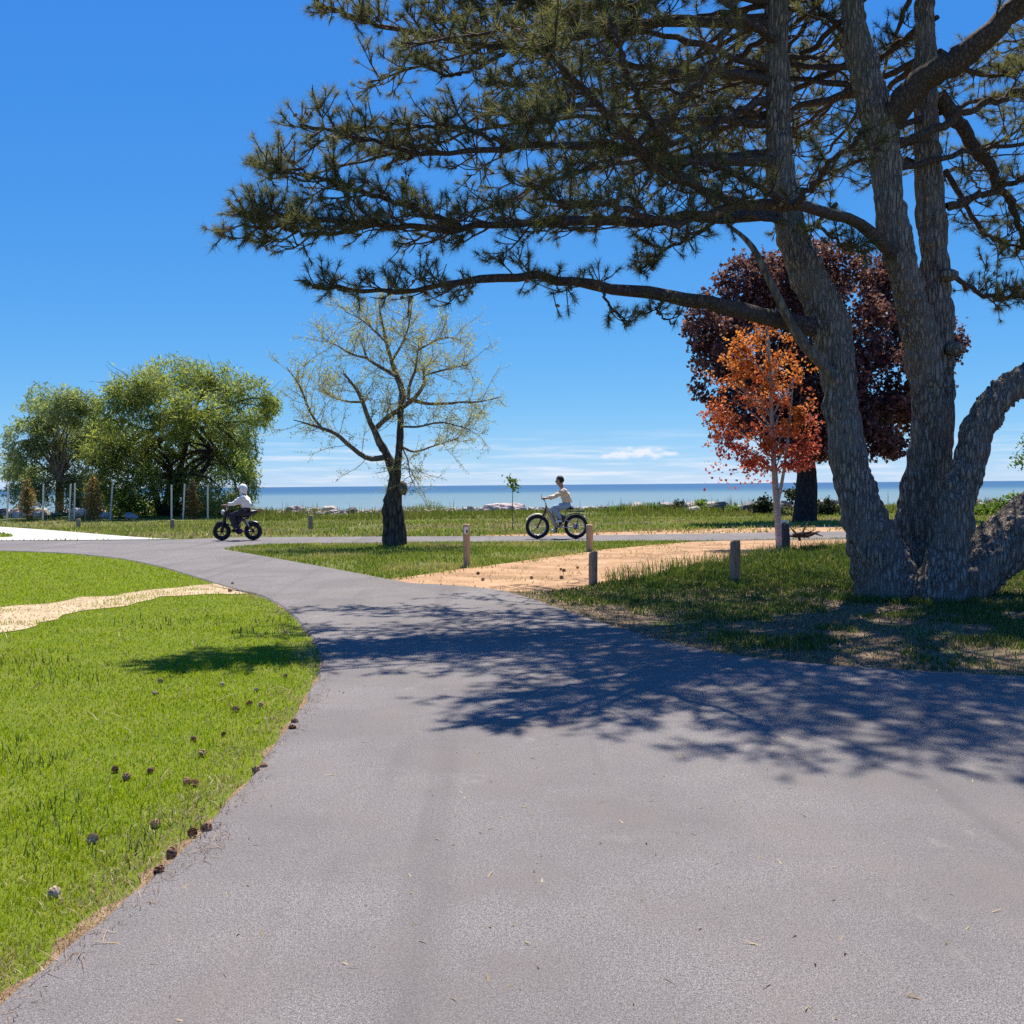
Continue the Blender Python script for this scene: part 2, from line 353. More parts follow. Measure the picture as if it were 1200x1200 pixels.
def soil(name, cols, s1=3, s2=40, green=None, strength=.6, bd=.03):
    m, nt, out = mat(name); b = principled(nt, out, .95, .1); v = coord(nt)
    a = noise(nt, v, s1, 6, .65); f = noise(nt, v, s2, 4, .7)
    ad = nt.nodes.new('ShaderNodeMath'); ad.operation = 'MULTIPLY_ADD'; ad.inputs[1].default_value = .55; nt.links.new(f, ad.inputs[0])
    h = nt.nodes.new('ShaderNodeMath'); h.operation = 'MULTIPLY'; h.inputs[1].default_value = .45; nt.links.new(a, h.inputs[0]); nt.links.new(h.outputs[0], ad.inputs[2])
    c = ramp(nt, ad.outputs[0], [(.32, cols[0]), (.5, cols[1]), (.68, cols[2])])
    if green:
        g = noise(nt, coord(nt), green[0], 4, .6); c = mixc(nt, mrange(nt, g, green[1], green[2]), c, green[3])
    nt.links.new(c, b.inputs['Base Color']); bump(nt, ad.outputs[0], strength, bd, b); return m
M['ground'] = soil('grass_soil', [(.05, .06, .018), (.11, .125, .035), (.22, .19, .08)], 1.2, 30)
M['lawn_soil'] = soil('lawn_soil', [(.07, .10, .010), (.12, .155, .014), (.19, .19, .04)], 2, 60)
M['sand'] = soil('sandy_soil', [(.19, .105, .052), (.40, .24, .13), (.58, .385, .235)], 1.3, 22, (.9, .50, .62, (.29, .175, .095)), bd=.05)
M['straw'] = soil('straw_soil', [(.25, .17, .09), (.47, .35, .21), (.62, .5, .34)], 3, 60)
M['edge_soil'] = soil('edge_soil', [(.12, .07, .038), (.25, .16, .09), (.4, .29, .18)], 5, 80)
M['litter'] = soil('needle_litter', [(.06, .042, .026), (.15, .105, .066), (.30, .225, .155)], 2.2, 50, (1.3, .5, .62, (.055, .075, .018)))
M['concrete'] = soil('concrete', [(.44, .40, .34), (.50, .46, .40), (.56, .52, .45)], 1, 60, strength=.1)
M['rock'] = soil('limestone', [(.2, .165, .13), (.45, .385, .32), (.66, .58, .49)], 2.5, 9)
M['rock_pink'] = soil('pinkish_stone', [(.25, .19, .17), (.45, .36, .32), (.6, .52, .47)], 2.5, 9)
M['rock_dark'] = soil('dark_stone', [(.06, .058, .055), (.15, .14, .13), (.27, .25, .23)], 2.5, 9)
def wood_mat(name, lo, hi):
    m, nt, out = mat(name); b = principled(nt, out, .85, .15); n = noise(nt, coord(nt, (60, 60, 5)), 1, 5, .6)
    c = ramp(nt, n, [(.3, lo), (.7, hi)]); nt.links.new(c, b.inputs['Base Color']); bump(nt, n, .5, .01, b); return m
M['post'] = wood_mat('post_wood', (.36, .23, .12), (.66, .46, .27))
M['post_grey'] = wood_mat('weathered_wood', (.19, .13, .08), (.46, .33, .21))
M['post_dark'] = wood_mat('dark_wood', (.05, .035, .03), (.16, .115, .095))
M['stake'] = wood_mat('pale_stake_wood', (.66, .57, .44), (.86, .76, .6))
M['rubber'] = plain('rubber', (.016, .016, .018), .75, .3)
M['black'] = plain('black_paint', (.02, .018, .026), .4, .5)
M['plum'] = plain('dark_purple_paint', (.045, .022, .06), .35, .5)
M['metal'] = plain('brushed_metal', (.45, .45, .46), .35, .5, .9)
M['beige'] = plain('beige_paint', (.55, .42, .34), .5, .4)
M['white_cloth'] = plain('white_cloth', (.86, .8, .73), .9, .1, var=.06)
M['cream_cloth'] = plain('cream_cloth', (.76, .6, .42), .9, .1, var=.1)
M['black_cloth'] = plain('dark_cloth', (.02, .018, .025), .9, .1)
M['denim'] = plain('light_denim', (.32, .42, .52), .9, .1, var=.15)
M['charcoal'] = plain('charcoal_cloth', (.05, .045, .05), .9, .1)
M['skin'] = plain('skin', (.42, .24, .15), .55, .3, var=.08)
M['hair'] = plain('dark_hair', (.018, .012, .01), .6, .3)
M['shoe'] = plain('white_shoe', (.7, .68, .66), .6, .3, var=.1)
M['red_light'] = plain('red_reflector', (.4, .02, .02), .3, .5)
M['lens'] = plain('headlight_lens', (.6, .6, .58), .1, .6)
def water():
    m, nt, out = mat('lake_water'); b = principled(nt, out, .55, .07); L = nt.links
    g = nt.nodes.new('ShaderNodeNewGeometry'); sep = nt.nodes.new('ShaderNodeSeparateXYZ'); L.new(g.outputs['Position'], sep.inputs[0])
    n = noise(nt, coord(nt, (.004, .02, 1)), 1, 4, .6); ad = nt.nodes.new('ShaderNodeMath'); ad.operation = 'MULTIPLY_ADD'; ad.inputs[1].default_value = 260
    L.new(n, ad.inputs[0]); L.new(sep.outputs['Y'], ad.inputs[2])
    c = ramp(nt, mrange(nt, ad.outputs[0], 120, 900), [(0, (.135, .20, .215)), (.35, (.10, .175, .21)), (.62, (.028, .10, .175)), (1, (.015, .075, .165))])
    st = noise(nt, coord(nt, (.03, .5, 1)), 1, 5, .65); c = mixc(nt, mrange(nt, st, .45, .7, 0, .35), c, (.17, .235, .25))
    L.new(c, b.inputs['Base Color'])
    w = noise(nt, coord(nt, (.35, 1.4, 1)), .9, 6, .6); bump(nt, w, .8, .35, b); return m
M['water'] = water()

# ------------------------------------------------------------------ the setting
rng = np.random.default_rng(7)
def edge(px, n=None, z=0.01):
    pts = np.array([G(x, y, z)[:2] for x, y in px]); return catmull(pts, n or len(px) * 6)
def wob(xy, amp, sc, seed):
    xy = np.asarray(xy); return xy + amp * np.c_[n2d(xy, sc, seed) - .5, n2d(xy, sc, seed + 9) - .5] * 2
def sheet(name, poly, z, mt, skirt=None, label=None):
    poly = np.asarray(poly)[:, :2]; n = len(poly)
    a = poly; b = np.roll(poly, -1, 0)
    if np.sum(a[:, 0] * b[:, 1] - b[:, 0] * a[:, 1]) < 0: poly = poly[::-1]
    V = np.c_[poly, np.full(n, z)]; me = bpy.data.meshes.new(name)
    faces = [list(range(n))]; vs = V.tolist()
    if skirt:
        c = poly.mean(0); out = np.roll(poly, -1, 0) - np.roll(poly, 1, 0); nn = nrm(np.c_[out[:, 1], -out[:, 0]])
        vs += np.c_[poly + nn * skirt[0], np.full(n, skirt[1])].tolist()
        for i in range(n): j = (i + 1) % n; faces.append([i, n + i, n + j, j])
    me.from_pydata(vs, [], faces); me.update()
    o = link(name, me, mt); o['kind'] = 'structure'
    return o

SHORE = 57.5
def ground_z(x, y):
    s = y - SHORE - 1.2 * np.sin(x * .13) - .8 * np.sin(x * .31 + 1)
    z = np.where(s > 0, -np.clip(s, 0, 9) * .34, 0)
    rise = np.clip((y - 46) / 8, 0, 1) * .12 * (1 - np.clip(s / 3, 0, 1))
    return z + rise
gx = np.concatenate([np.linspace(-400, -45, 14), np.linspace(-44, 44, 130), np.linspace(45, 400, 14)])
gy = np.concatenate([np.linspace(-300, 40, 18), np.linspace(41, 72, 80)])
GX, GY = np.meshgrid(gx, gy, indexing='ij')
GZ = ground_z(GX, GY) + np.where(GY > 44, (vnoise(np.c_[GX.ravel(), GY.ravel(), 0 * GX.ravel()], 1.1, 3).reshape(GX.shape) - .5) * .12, 0)
gi = np.arange(GX.size).reshape(GX.shape)
gq = np.stack([gi[:-1, :-1], gi[1:, :-1], gi[1:, 1:], gi[:-1, 1:]], -1).reshape(-1, 4)
link('ground', mesh('ground', np.c_[GX.ravel(), GY.ravel(), GZ.ravel()], gq, True), M['ground'])['kind'] = 'structure'
# lake
LZ = -1.25
me = bpy.data.meshes.new('lake'); me.from_pydata([(-60000, 54, LZ), (60000, 54, LZ), (60000, 80000, LZ), (-60000, 80000, LZ)], [], [(0, 1, 2, 3)])
link('lake', me, M['water'])['kind'] = 'structure'

L_near = edge([(0, 1178), (60, 1130), (120, 1078), (200, 1008), (255, 955), (300, 905), (335, 858), (360, 822), (378, 785), (377, 765), (364, 742), (342, 718), (320, 703), (300, 695), (274, 689)], 120, .028)
L_near = np.vstack([[(-2.1, -14), (-1.75, -4), (-1.68, 0), (-1.62, 2)], wob(wob(L_near, .025, 3, 5), .016, 9, 6)])
L_far = edge([(256, 683.5), (225, 674), (190, 664), (150, 655.5), (110, 650.5), (60, 647), (0, 645), (-120, 643), (-400, 641)], 60, .028)
CROSS_UP = edge([(-400, 634), (-120, 634), (0, 634), (100, 633.4), (190, 632.6), (250, 630.6), (300, 629.6), (400, 629), (600, 628), (700, 627), (800, 625.6), (900, 624), (1000, 622.4), (1200, 619.5)], 70, .028)
CROSS_LO = edge([(1200, 628), (1000, 631), (900, 632.2), (800, 633.2), (700, 634), (600, 634.8), (480, 635.4), (380, 636.4), (310, 638), (275, 640.5)], 60, .028)
R_conn = edge([(262, 643.5), (300, 650), (350, 659), (400, 668), (450, 677.5), (480, 683)], 40, .028)
R_main = wob(edge([(480, 683), (540, 686.5), (590, 692), (630, 704), (670, 718), (720, 735), (780, 752), (850, 766), (920, 775), (1000, 781.5), (1100, 787.5), (1200, 792), (1400, 800)], 110, .028), .05, 1.6, 11)
asph = np.vstack([L_near, L_far, CROSS_UP, CROSS_LO, R_conn, R_main[1:], [(14, 7.0), (14, -14)]])
ASPH = asph
sheet('asphalt_path', asph, .028, M['asphalt'], (.05, -.02))
# concrete apron at the left
con_top = edge([(-400, 597), (-200, 607), (-80, 613.5), (0, 618), (60, 622), (120, 627), (170, 630.8), (200, 632.5)], 40)
con_bot = edge([(200, 632.6), (100, 633.5), (0, 634.1), (-120, 634.1), (-400, 634.1)], 20)
CONC = np.vstack([con_top, con_bot])
sheet('concrete_path', CONC, .034, M['concrete'], (.02, -.02))
ISLE = edge([(-140, 626), (-60, 624), (0, 626), (14, 628.2), (4, 630.4), (-60, 631.5), (-140, 631)], 40)
sheet('grass_island', ISLE, .05, M['lawn_soil'], (.04, .03))
# straw strip across the left lawn
st_up = wob(edge([(-200, 736), (-60, 718), (0, 712), (60, 705.5), (130, 697.5), (190, 690), (240, 685.5), (256, 683.5)], 90), .22, 2.6, 21)
st_lo = wob(edge([(308, 698), (270, 696), (230, 696.5), (180, 702), (120, 713), (60, 727), (0, 741), (-60, 752), (-200, 778)], 90), .22, 2.6, 31)
STRAW = np.vstack([st_up, L_near[-13:][::-1] + [.03, 0], st_lo])
sheet('straw_strip', STRAW, .012, M['straw'])
# lawn sheets
LAWN1 = np.vstack([L_near[:-13], st_lo[::1], [(-40, 10.2), (-40, -14)]])
LAWN2 = np.vstack([st_up[::-1][1:], L_far[1:]][::-1]) if False else np.vstack([L_far, st_up])
sheet('lawn', LAWN1, .004, M['lawn_soil'])
sheet('far_lawn', LAWN2, .0045, M['lawn_soil'])
# bare soil fringe along the asphalt
el = L_near[4:]
nn_ = nrm(np.gradient(el, axis=0)); nn_ = np.c_[-nn_[:, 1], nn_[:, 0]]
wfr = (-.01 + .15 * n2d(el, 4.5, 41, 3) ** 1.5)[:, None] * np.clip(1.5 - el[:, 1:2] / 12, .5, 1.2)
FRINGE = np.vstack([el - nn_ * .03, (el + nn_ * wfr)[::-1]])
sheet('soil_fringe', FRINGE, .010, M['edge_soil'])
# sandy strip
sd_up = wob(edge([(455, 678.6), (500, 672), (548, 666), (600, 659), (660, 651), (720, 643), (780, 637), (840, 633.9), (900, 632.6), (1000, 631.2)], 70), .12, 1.3, 51)
sd_lo = wob(edge([(1000, 640), (930, 646), (880, 653), (820, 663), (760, 675), (700, 686), (640, 693), (592, 693)], 60), .15, 1.3, 61)
SAND = np.vstack([sd_up, sd_lo, edge([(560, 688), (520, 685), (480, 683)], 8)])
sheet('sand_strip', SAND, .008, M['sand'])
sh_a = wob(edge([(560, 627.2), (680, 624.5), (780, 621.5), (880, 618.5), (980, 616), (1100, 613)], 30), .3, .5, 71)
SHOULD = np.vstack([sh_a, CROSS_UP[::-1][(CROSS_UP[::-1][:, 0] > -1)]])
sheet('gravel_shoulder', SHOULD, .009, M['sand'])
# ground under the pine
LITTER = np.vstack([R_main, [(16, 7.4), (16, 26)], edge([(1200, 634), (1100, 634), (1000, 635)], 12), sd_lo])
sheet('needle_litter', LITTER, .006, M['litter'])

# ------------------------------------------------------------------ grass
def blades(name, xy, h, w, mt, label, seg=2, lean=.35, z=None, seed=1, cat='grass'):
    r = np.random.default_rng(seed); n = len(xy)
    if n == 0: return
    h = np.asarray(h) * np.ones(n) * r.uniform(.6, 1.25, n); a = r.uniform(0, 2 * np.pi, n)
    b = r.uniform(0, 2 * np.pi, n); ln = np.abs(r.normal(0, lean, n)) * h
    z0 = ground_z(xy[:, 0], xy[:, 1]) if z is None else np.full(n, z)
    base = np.c_[xy, z0]; s = np.c_[np.cos(a), np.sin(a), 0 * a] * (np.asarray(w) * np.ones(n) * .5)[:, None]
    lv = np.c_[np.cos(b) * ln, np.sin(b) * ln, 0 * b]; up = np.c_[0 * h, 0 * h, h]
    if seg == 1:
        V = np.stack([base - s, base + s, base + up + lv], 1).reshape(-1, 3)
        i = np.arange(n)[:, None] * 3; F = i + np.array([[0, 1, 2]])
    else:
        mid = base + up * .55 + lv * .3
        V = np.stack([base - s, base + s, mid + s * .8, mid - s * .8, base + up * .97 + lv], 1).reshape(-1, 3)
        i = np.arange(n)[:, None] * 5; F = [i + np.array([[0, 1, 2, 3]]), i + np.array([[3, 2, 4]])]
    o = link(name, mesh(name, V, F), mt); tag(o, label, cat, kind='stuff'); return o
def scatter(poly, dens, bounds, seed, n_max=400000):
    """rejection sampling: dens(xy) per m2 over polygon"""
    r = np.random.default_rng(seed); x0, x1, y0, y1 = bounds; D = None
    area = (x1 - x0) * (y1 - y0)
    probe = np.c_[r.uniform(x0, x1, 4000), r.uniform(y0, y1, 4000)]; dm = dens(probe).max()
    N = int(area * dm); xy = np.c_[r.uniform(x0, x1, N), r.uniform(y0, y1, N)]
    # cull what the photograph could not see
    vis = (np.abs(xy[:, 0]) < xy[:, 1] * .56 + 1.2); xy = xy[vis]
    xy = xy[r.uniform(0, dm, len(xy)) < dens(xy)]
    return xy[inpoly(xy, poly)] if poly is not None else xy
dist = lambda xy: np.hypot(xy[:, 0], xy[:, 1])
# near lawn
xy = scatter(LAWN1, lambda p: np.clip(92000 / np.maximum(dist(p), 3) ** 1.75, 320, 12500), (-9, -.8, 2.2, 15.5), 11)
e = dist_line(xy, L_near); keep = (e > -.005 + .06 * n2d(xy, 7, 8)) & (rng.random(len(xy)) < np.clip(e / .14, .25, 1)); xy = xy[keep]; e = e[keep]
dd = dist(xy); dryp = np.clip(.85 - e / .5, 0, .75) * np.clip((n2d(xy, 2.2, 14) - .3) * 5, .15, 1) + .025; isdry = rng.random(len(xy)) < dryp
blades('grass', xy[~isdry], np.clip(.014 + .026 * n2d(xy[~isdry], 2.5, 3), .013, .09), .0018 + .0005 * dd[~isdry], M['lawn'], 'short bright green lawn beside the asphalt path', seed=2, z=.004, lean=.75)
blades('grass', xy[isdry], .032, .0022 + .0006 * dd[isdry], M['dry'], 'straw coloured dry grass along the lawn edge', lean=.9, seed=3, z=.004)
# second lawn
xy = scatter(LAWN2, lambda p: np.clip(90000 / np.maximum(dist(p), 3) ** 1.75, 200, 1300), (-20, -3, 12.5, 28), 12)
blades('grass', xy, .034, .0025 + .0006 * dist(xy), M['lawn'], 'mown green lawn beyond the straw strip', seg=1, seed=4, z=.004, lean=.7)
xy = scatter(LAWN1, lambda p: np.where(n2d(p, 1.7, 93, 2) > .60, 45., .6) * np.clip(6 / dist(p), .4, 1.3), (-8, -1, 2.5, 13), 49)
blades('grass', xy, .055, .004 + .0005 * dist(xy), M['dry'], 'long bleached strands lying in the lawn', seed=71, z=.02, lean=1.8)
xy = scatter(LAWN1, lambda p: np.where(n2d(p, 1.1, 94, 2) > .58, 200., 0.) * np.clip(5 / dist(p), .3, 1.3), (-8, -1, 2.5, 13), 50)
blades('grass', xy, .07, .004 + .0006 * dist(xy), M['shade_grass'], 'darker coarse grass clumps standing up in the lawn', seed=72, z=.004, lean=.5)
xy = scatter(ISLE, lambda p: np.full(len(p), 120.), (-40, -14, 28, 42), 13)
blades('grass', xy, .06, .03, M['wild'], 'grass patch inside the pale concrete apron', seg=1, seed=5, z=.05)
# straw bits on the strip
xy = scatter(STRAW, lambda p: np.full(len(p), 220.), (-14, -2, 10, 17), 14)
blades('straw', xy, .03, .012, M['dry'], 'loose dry straw on the pale strip', seg=1, lean=2.6, seed=6, z=.012, cat='straw')
xy = scatter(None, lambda p: np.where(inpoly(p, STRAW) & (n2d(p, 1.6, 77) > .60), 260., np.where(dist_line(p, np.vstack([st_up, st_lo])) < .10, 90., 0)), (-12, -2.5, 10, 17), 44)
blades('grass', xy, .04, .011, M['lawn'], 'grass tufts creeping over the straw strip', seg=1, seed=66, z=.012)
xy = scatter(FRINGE, lambda p: np.clip(13000 / dist(p), 400, 3600), (-4.5, -1, 2.2, 14), 15)
blades('needles', xy, .022, .003, M['litter_bits'], 'dry pine needles and crumbs along the path edge', seg=1, lean=3, seed=7, z=.012, cat='needles')
xy = scatter(ASPH, lambda p: np.clip(60 / dist(p), 2, 22), (-2, 5, 2.4, 14), 48)
blades('debris', xy, .012, .010, M['dry'], 'tiny pale crumbs and needles scattered on the asphalt', seg=1, seed=70, z=.0285, lean=2.5, cat='debris')
xy = scatter(ASPH, lambda p: np.where(np.minimum(dist_line(p, L_near), dist_line(p, R_main)) < .16 * n2d(p, 2.5, 95) ** 1.2 * 1.6, 1100., 0) * np.clip(5 / dist(p), .2, 1.2), (-4, 5.5, 2.4, 15), 51)
blades('needles', xy, .02, .004, M['litter_bits'], 'brown needles and soil crumbs drifted onto the asphalt margin', seg=1, seed=73, z=.0285, lean=3, cat='needles')
# wedge between the paths
WEDGE = np.vstack([R_conn, sd_up, CROSS_LO[(CROSS_LO[:, 0] < 11)]])
xy = scatter(WEDGE, lambda p: np.where(n2d(p, .8, 5) > .40, 420., 160.), (-10, 12, 15, 31), 16)
blades('grass', xy, .075, .03, M['wild'], 'mixed grass wedge between asphalt and sand', seg=1, seed=8)
xy = scatter(SAND, lambda p: np.where(n2d(p, 1.3, 55, 3) > .56, 45., 6.), (-3, 10, 14, 27), 45)
blades('straw', xy, .05, .02, M['dry'], 'dry stalks and litter on the sandy strip', seg=1, seed=67, z=.01, lean=1.2, cat='straw')
xy = scatter(None, lambda p: np.where((dist_line(p, sd_up) < .35) & (n2d(p, 2.0, 56) > .42), 90., 0), (-3, 10, 14, 27), 46)
blades('grass', xy, .07, .03, M['wild'], 'ragged grass along the upper edge of the sand', seg=1, seed=68)
# grass in the pine's shade
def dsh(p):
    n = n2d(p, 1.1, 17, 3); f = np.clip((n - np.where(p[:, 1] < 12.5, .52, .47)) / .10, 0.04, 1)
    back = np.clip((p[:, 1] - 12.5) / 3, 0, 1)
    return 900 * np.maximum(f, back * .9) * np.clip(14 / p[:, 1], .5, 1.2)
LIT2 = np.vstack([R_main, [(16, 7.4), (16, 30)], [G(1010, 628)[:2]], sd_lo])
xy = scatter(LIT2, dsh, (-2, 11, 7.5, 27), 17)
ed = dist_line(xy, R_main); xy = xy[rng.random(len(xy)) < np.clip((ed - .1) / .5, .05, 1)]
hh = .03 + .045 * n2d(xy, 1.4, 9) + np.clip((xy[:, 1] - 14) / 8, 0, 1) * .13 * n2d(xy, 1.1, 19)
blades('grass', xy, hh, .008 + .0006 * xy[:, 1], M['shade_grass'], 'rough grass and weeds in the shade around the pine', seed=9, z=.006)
xy = scatter(LITTER, lambda p: np.clip(n2d(p, 1.3, 61, 3) * 3.2 - .9, .1, 1) * 900., (-1.5, 8, 7.6, 14), 53)
blades('leaf_litter', xy, .022, .012, M['litter_bits'], 'brown needle and leaf litter on the bare ground under the pine', seg=1, lean=2.2, seed=76, z=.006, cat='litter')
xy = scatter(LITTER, lambda p: np.where(n2d(p, 1.1, 62, 3) > .46, 170., 20.), (-1.5, 8, 7.6, 15), 54)
blades('grass', xy, .05, .009, M['dry'], 'short dry yellow turf among the litter under the pine', seg=1, lean=.8, seed=77, z=.006)
xy = scatter(LITTER, lambda p: np.full(len(p), 160.), (-1, 9, 7.4, 15), 18)
blades('needles', xy, .03, .006, M['dry'], 'scattered fallen needles under the pine', seg=1, lean=3, seed=10, z=.008, cat='needles')
th = rng.uniform(math.pi * .9, math.pi * 2.1, 1500); rr0 = rng.uniform(.75, 1.35, 1500)
xy = np.c_[5.45 + np.cos(th) * rr0 * 1.15, 13.85 + np.sin(th) * rr0 * .75]
xy = xy[n2d(xy, 2.2, 88) > .42]
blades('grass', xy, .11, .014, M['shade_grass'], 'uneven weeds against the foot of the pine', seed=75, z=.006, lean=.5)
# taller grass fringe between sand and shade
xy = scatter(None, lambda p: np.where(dist_line(p, sd_lo) < .55, 110., 0), (1.5, 10, 15, 27), 19)
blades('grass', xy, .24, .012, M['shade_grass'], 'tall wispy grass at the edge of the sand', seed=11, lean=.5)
# grass beyond the cross path
FAR = np.vstack([CROSS_UP[::-1], con_top[::-1][::-1][:0].reshape(-1, 2), [(-45, 44), (-45, 58.5), (45, 58.5)]])
def dfar(p):
    n = n2d(p, .35, 23, 3); return np.where(p[:, 1] > 47, 0, np.clip((n - .28) / .2, .12, 1) * 75)
xy = scatter(None, dfar, (-28, 28, 29, 49), 20)
xy = xy[~inpoly(xy, ASPH) & ~inpoly(xy, CONC) & ~inpoly(xy, WEDGE) & (xy[:, 1] > np.interp(xy[:, 0], CROSS_UP[:, 0], CROSS_UP[:, 1]) + .1)]
sh = inpoly(xy, SHOULD); xy = xy[~sh | (rng.random(len(xy)) < .12)]
blades('grass', xy, .11, .055, M['wild'], 'patchy grass verge beyond the cross path', seg=1, seed=12)
xy = scatter(None, lambda p: np.where(n2d(p * np.array([.5, 1]), .5, 91, 3) > .53, 34., 3.), (-28, 26, 31.5, 47), 47)
xy = xy[~inpoly(xy, ASPH) & ~inpoly(xy, CONC) & (xy[:, 1] > np.interp(xy[:, 0], CROSS_UP[:, 0], CROSS_UP[:, 1]) + .3)]
blades('grass', xy, .10, .07, M['dry'], 'bleached dry grass patches in the verge', seg=1, seed=69, lean=.6)
def dtall(p):
    x, y = p[:, 0], p[:, 1]; n = n2d(p, .25, 29, 3)
    lim = np.where(x < -8, .0, 1.0)
    return np.where((y > 46.5) & (y < 59), 60 * np.clip((n - .25) / .2, .1, 1) * np.where(x < -14, .35, 1), 0)
xy = scatter(None, dtall, (-34, 34, 46, 59.5), 21)
hh = .20 + .95 * np.clip(n2d(xy, .45, 33, 2) - .32, 0, 1) * np.clip((xy[:, 1] - 47) / 5, .25, 1)
hh = hh * np.interp(xy[:, 0], [-30, -14, -13, -4, -2, 3, 5, 9, 11, 30], [.3, .3, .8, .9, .5, .3, .55, .75, .5, .6])
blades('tall_grass', xy, hh, .06, M['tall'], 'band of tall green grass on the lake bank', seg=1, seed=13, lean=.25)

xy = scatter(None, lambda p: np.where((p[:, 1] > 49) & (p[:, 0] > -13.5) & (n2d(p, .3, 97, 3) > .58) & ((p[:, 0] < -3) | (p[:, 0] > 5)), 9., .05), (-30, 32, 46, 59), 52)
blades('weed_stalks', xy, .35 + .7 * n2d(xy, .5, 98), .03, M['stalk'], 'tall thin weed stalks rising above the bank grass', seg=2, seed=74, lean=.12, cat='weeds')
# ------------------------------------------------------------------ foliage makers
def leaf_quads(C, A, N, L, W):
    """rhombic folded leaves: centres C, axis A, normal N"""
    n = len(C); A = nrm(A); B = nrm(np.cross(N, A)); Nn = np.cross(A, B)
    L = (np.asarray(L) * np.ones(n))[:, None]; W = (np.asarray(W) * np.ones(n))[:, None]
    V = np.stack([C - A * L * .5, C + B * W * .5 + Nn * W * .15, C + A * L * .5, C - B * W * .5 + Nn * W * .15], 1).reshape(-1, 3)
    i = np.arange(n)[:, None] * 4
    return V, [i + np.array([[0, 1, 2]]), i + np.array([[0, 2, 3]])]
def lobes_leaves(r, lobes, per_vol, L, W, droop=.3, shell=.55, clump=None, seed=0, sprays=1, dx=(0, 0, 0)):
    """leaves spread through ellipsoid lobes (centre, radius3), thicker towards the outside, clumped by noise"""
    Cs, As, Ns = [], [], []
    for c, rad in lobes:
        rad = np.asarray(rad, float); n = int(per_vol * 4.19 * np.prod(rad) ** (2 / 3) * 2.2)
        d = rand_dirs(r, n); q = shell + (1 - shell) * r.random(n) ** .6; q = np.where(r.random(n) < .22, r.random(n) * shell, q)
        p = np.asarray(c) + d * q[:, None] * rad
        if clump is not None:
            k = vnoise(p, clump[0], seed); p = p[k > clump[1]]; d = d[k > clump[1]]
        Cs.append(p); As.append(d)
    C = np.concatenate(Cs); D = np.concatenate(As); n = len(C)
    A = nrm(D * .6 + rand_dirs(r, n) * .8 + np.array([0, 0, -droop])); N = nrm(rand_dirs(r, n) + np.array([0, 0, .8]))
    if sprays > 1:
        C = np.repeat(C, sprays, 0) + r.normal(0, L * .5, (n * sprays, 3)); A = nrm(np.repeat(A, sprays, 0) + rand_dirs(r, n * sprays) * .5); N = nrm(np.repeat(N, sprays, 0) + rand_dirs(r, n * sprays) * .6); n *= sprays
    return leaf_quads(C, A, N, L * r.uniform(.6, 1.3, n), W * r.uniform(.6, 1.3, n))
def limbs(paths, sides=8, n=10, rough=0.0, seed=0):
    """paths: (points, radii) -> one mesh of tapered tubes"""
    Pm = np.stack([catmull(p, n) for p, r in paths]); Rm = np.stack([interp_r(r, n) for p, r in paths])
    V, F = tubes(Pm, Rm, sides)
    if rough: V = V + (np.stack([vnoise(V, 9, seed + k) for k in range(3)], 1) - .5) * rough
    return V, F
def branch_paths(r, start, targets, r0, r1=.02, sag=.0, wig=.12):
    out = []
    for t in targets:
        s = np.asarray(start[r.integers(len(start))]) if np.ndim(start) == 2 else np.asarray(start); t = np.asarray(t)
        L = np.linalg.norm(t - s); m1 = s + (t - s) * .35 + r.normal(0, wig * L * .4, 3) + np.array([0, 0, .1 * L]); m2 = s + (t - s) * .7 + r.normal(0, wig * L * .4, 3) + np.array([0, 0, .08 * L - sag])
        out.append((np.array([s, m1, m2, t]), [r0, r0 * .65, r0 * .38, r1]))
    return out
def twigs_from(r, paths, count, length, r0, up=.25, n=5, tmin=.3):
    """count twigs along each path, returning (m,n,3),(m,n)"""
    Ps, Rs = [], []
    for p, rad in paths:
        c = catmull(p, 24); seg = np.gradient(c, axis=0)
        for k in range(count):
            t = tmin + (1 - tmin) * r.random(); i = min(int(t * 23), 23); s = c[i]; a = nrm(seg[i])
            d = nrm(a * .7 + rand_dirs(r, 1)[0] * .9 + np.array([0, 0, up])); L = length * r.uniform(.45, 1.15)
            pts = [s]; 
            for j in range(n - 1):
                d = nrm(d + rand_dirs(r, 1)[0] * .28 + np.array([0, 0, up * .2])); pts.append(pts[-1] + d * L / (n - 1))
            Ps.append(pts); Rs.append(np.linspace(r0, r0 * .35, n))
    return np.array(Ps), np.array(Rs)

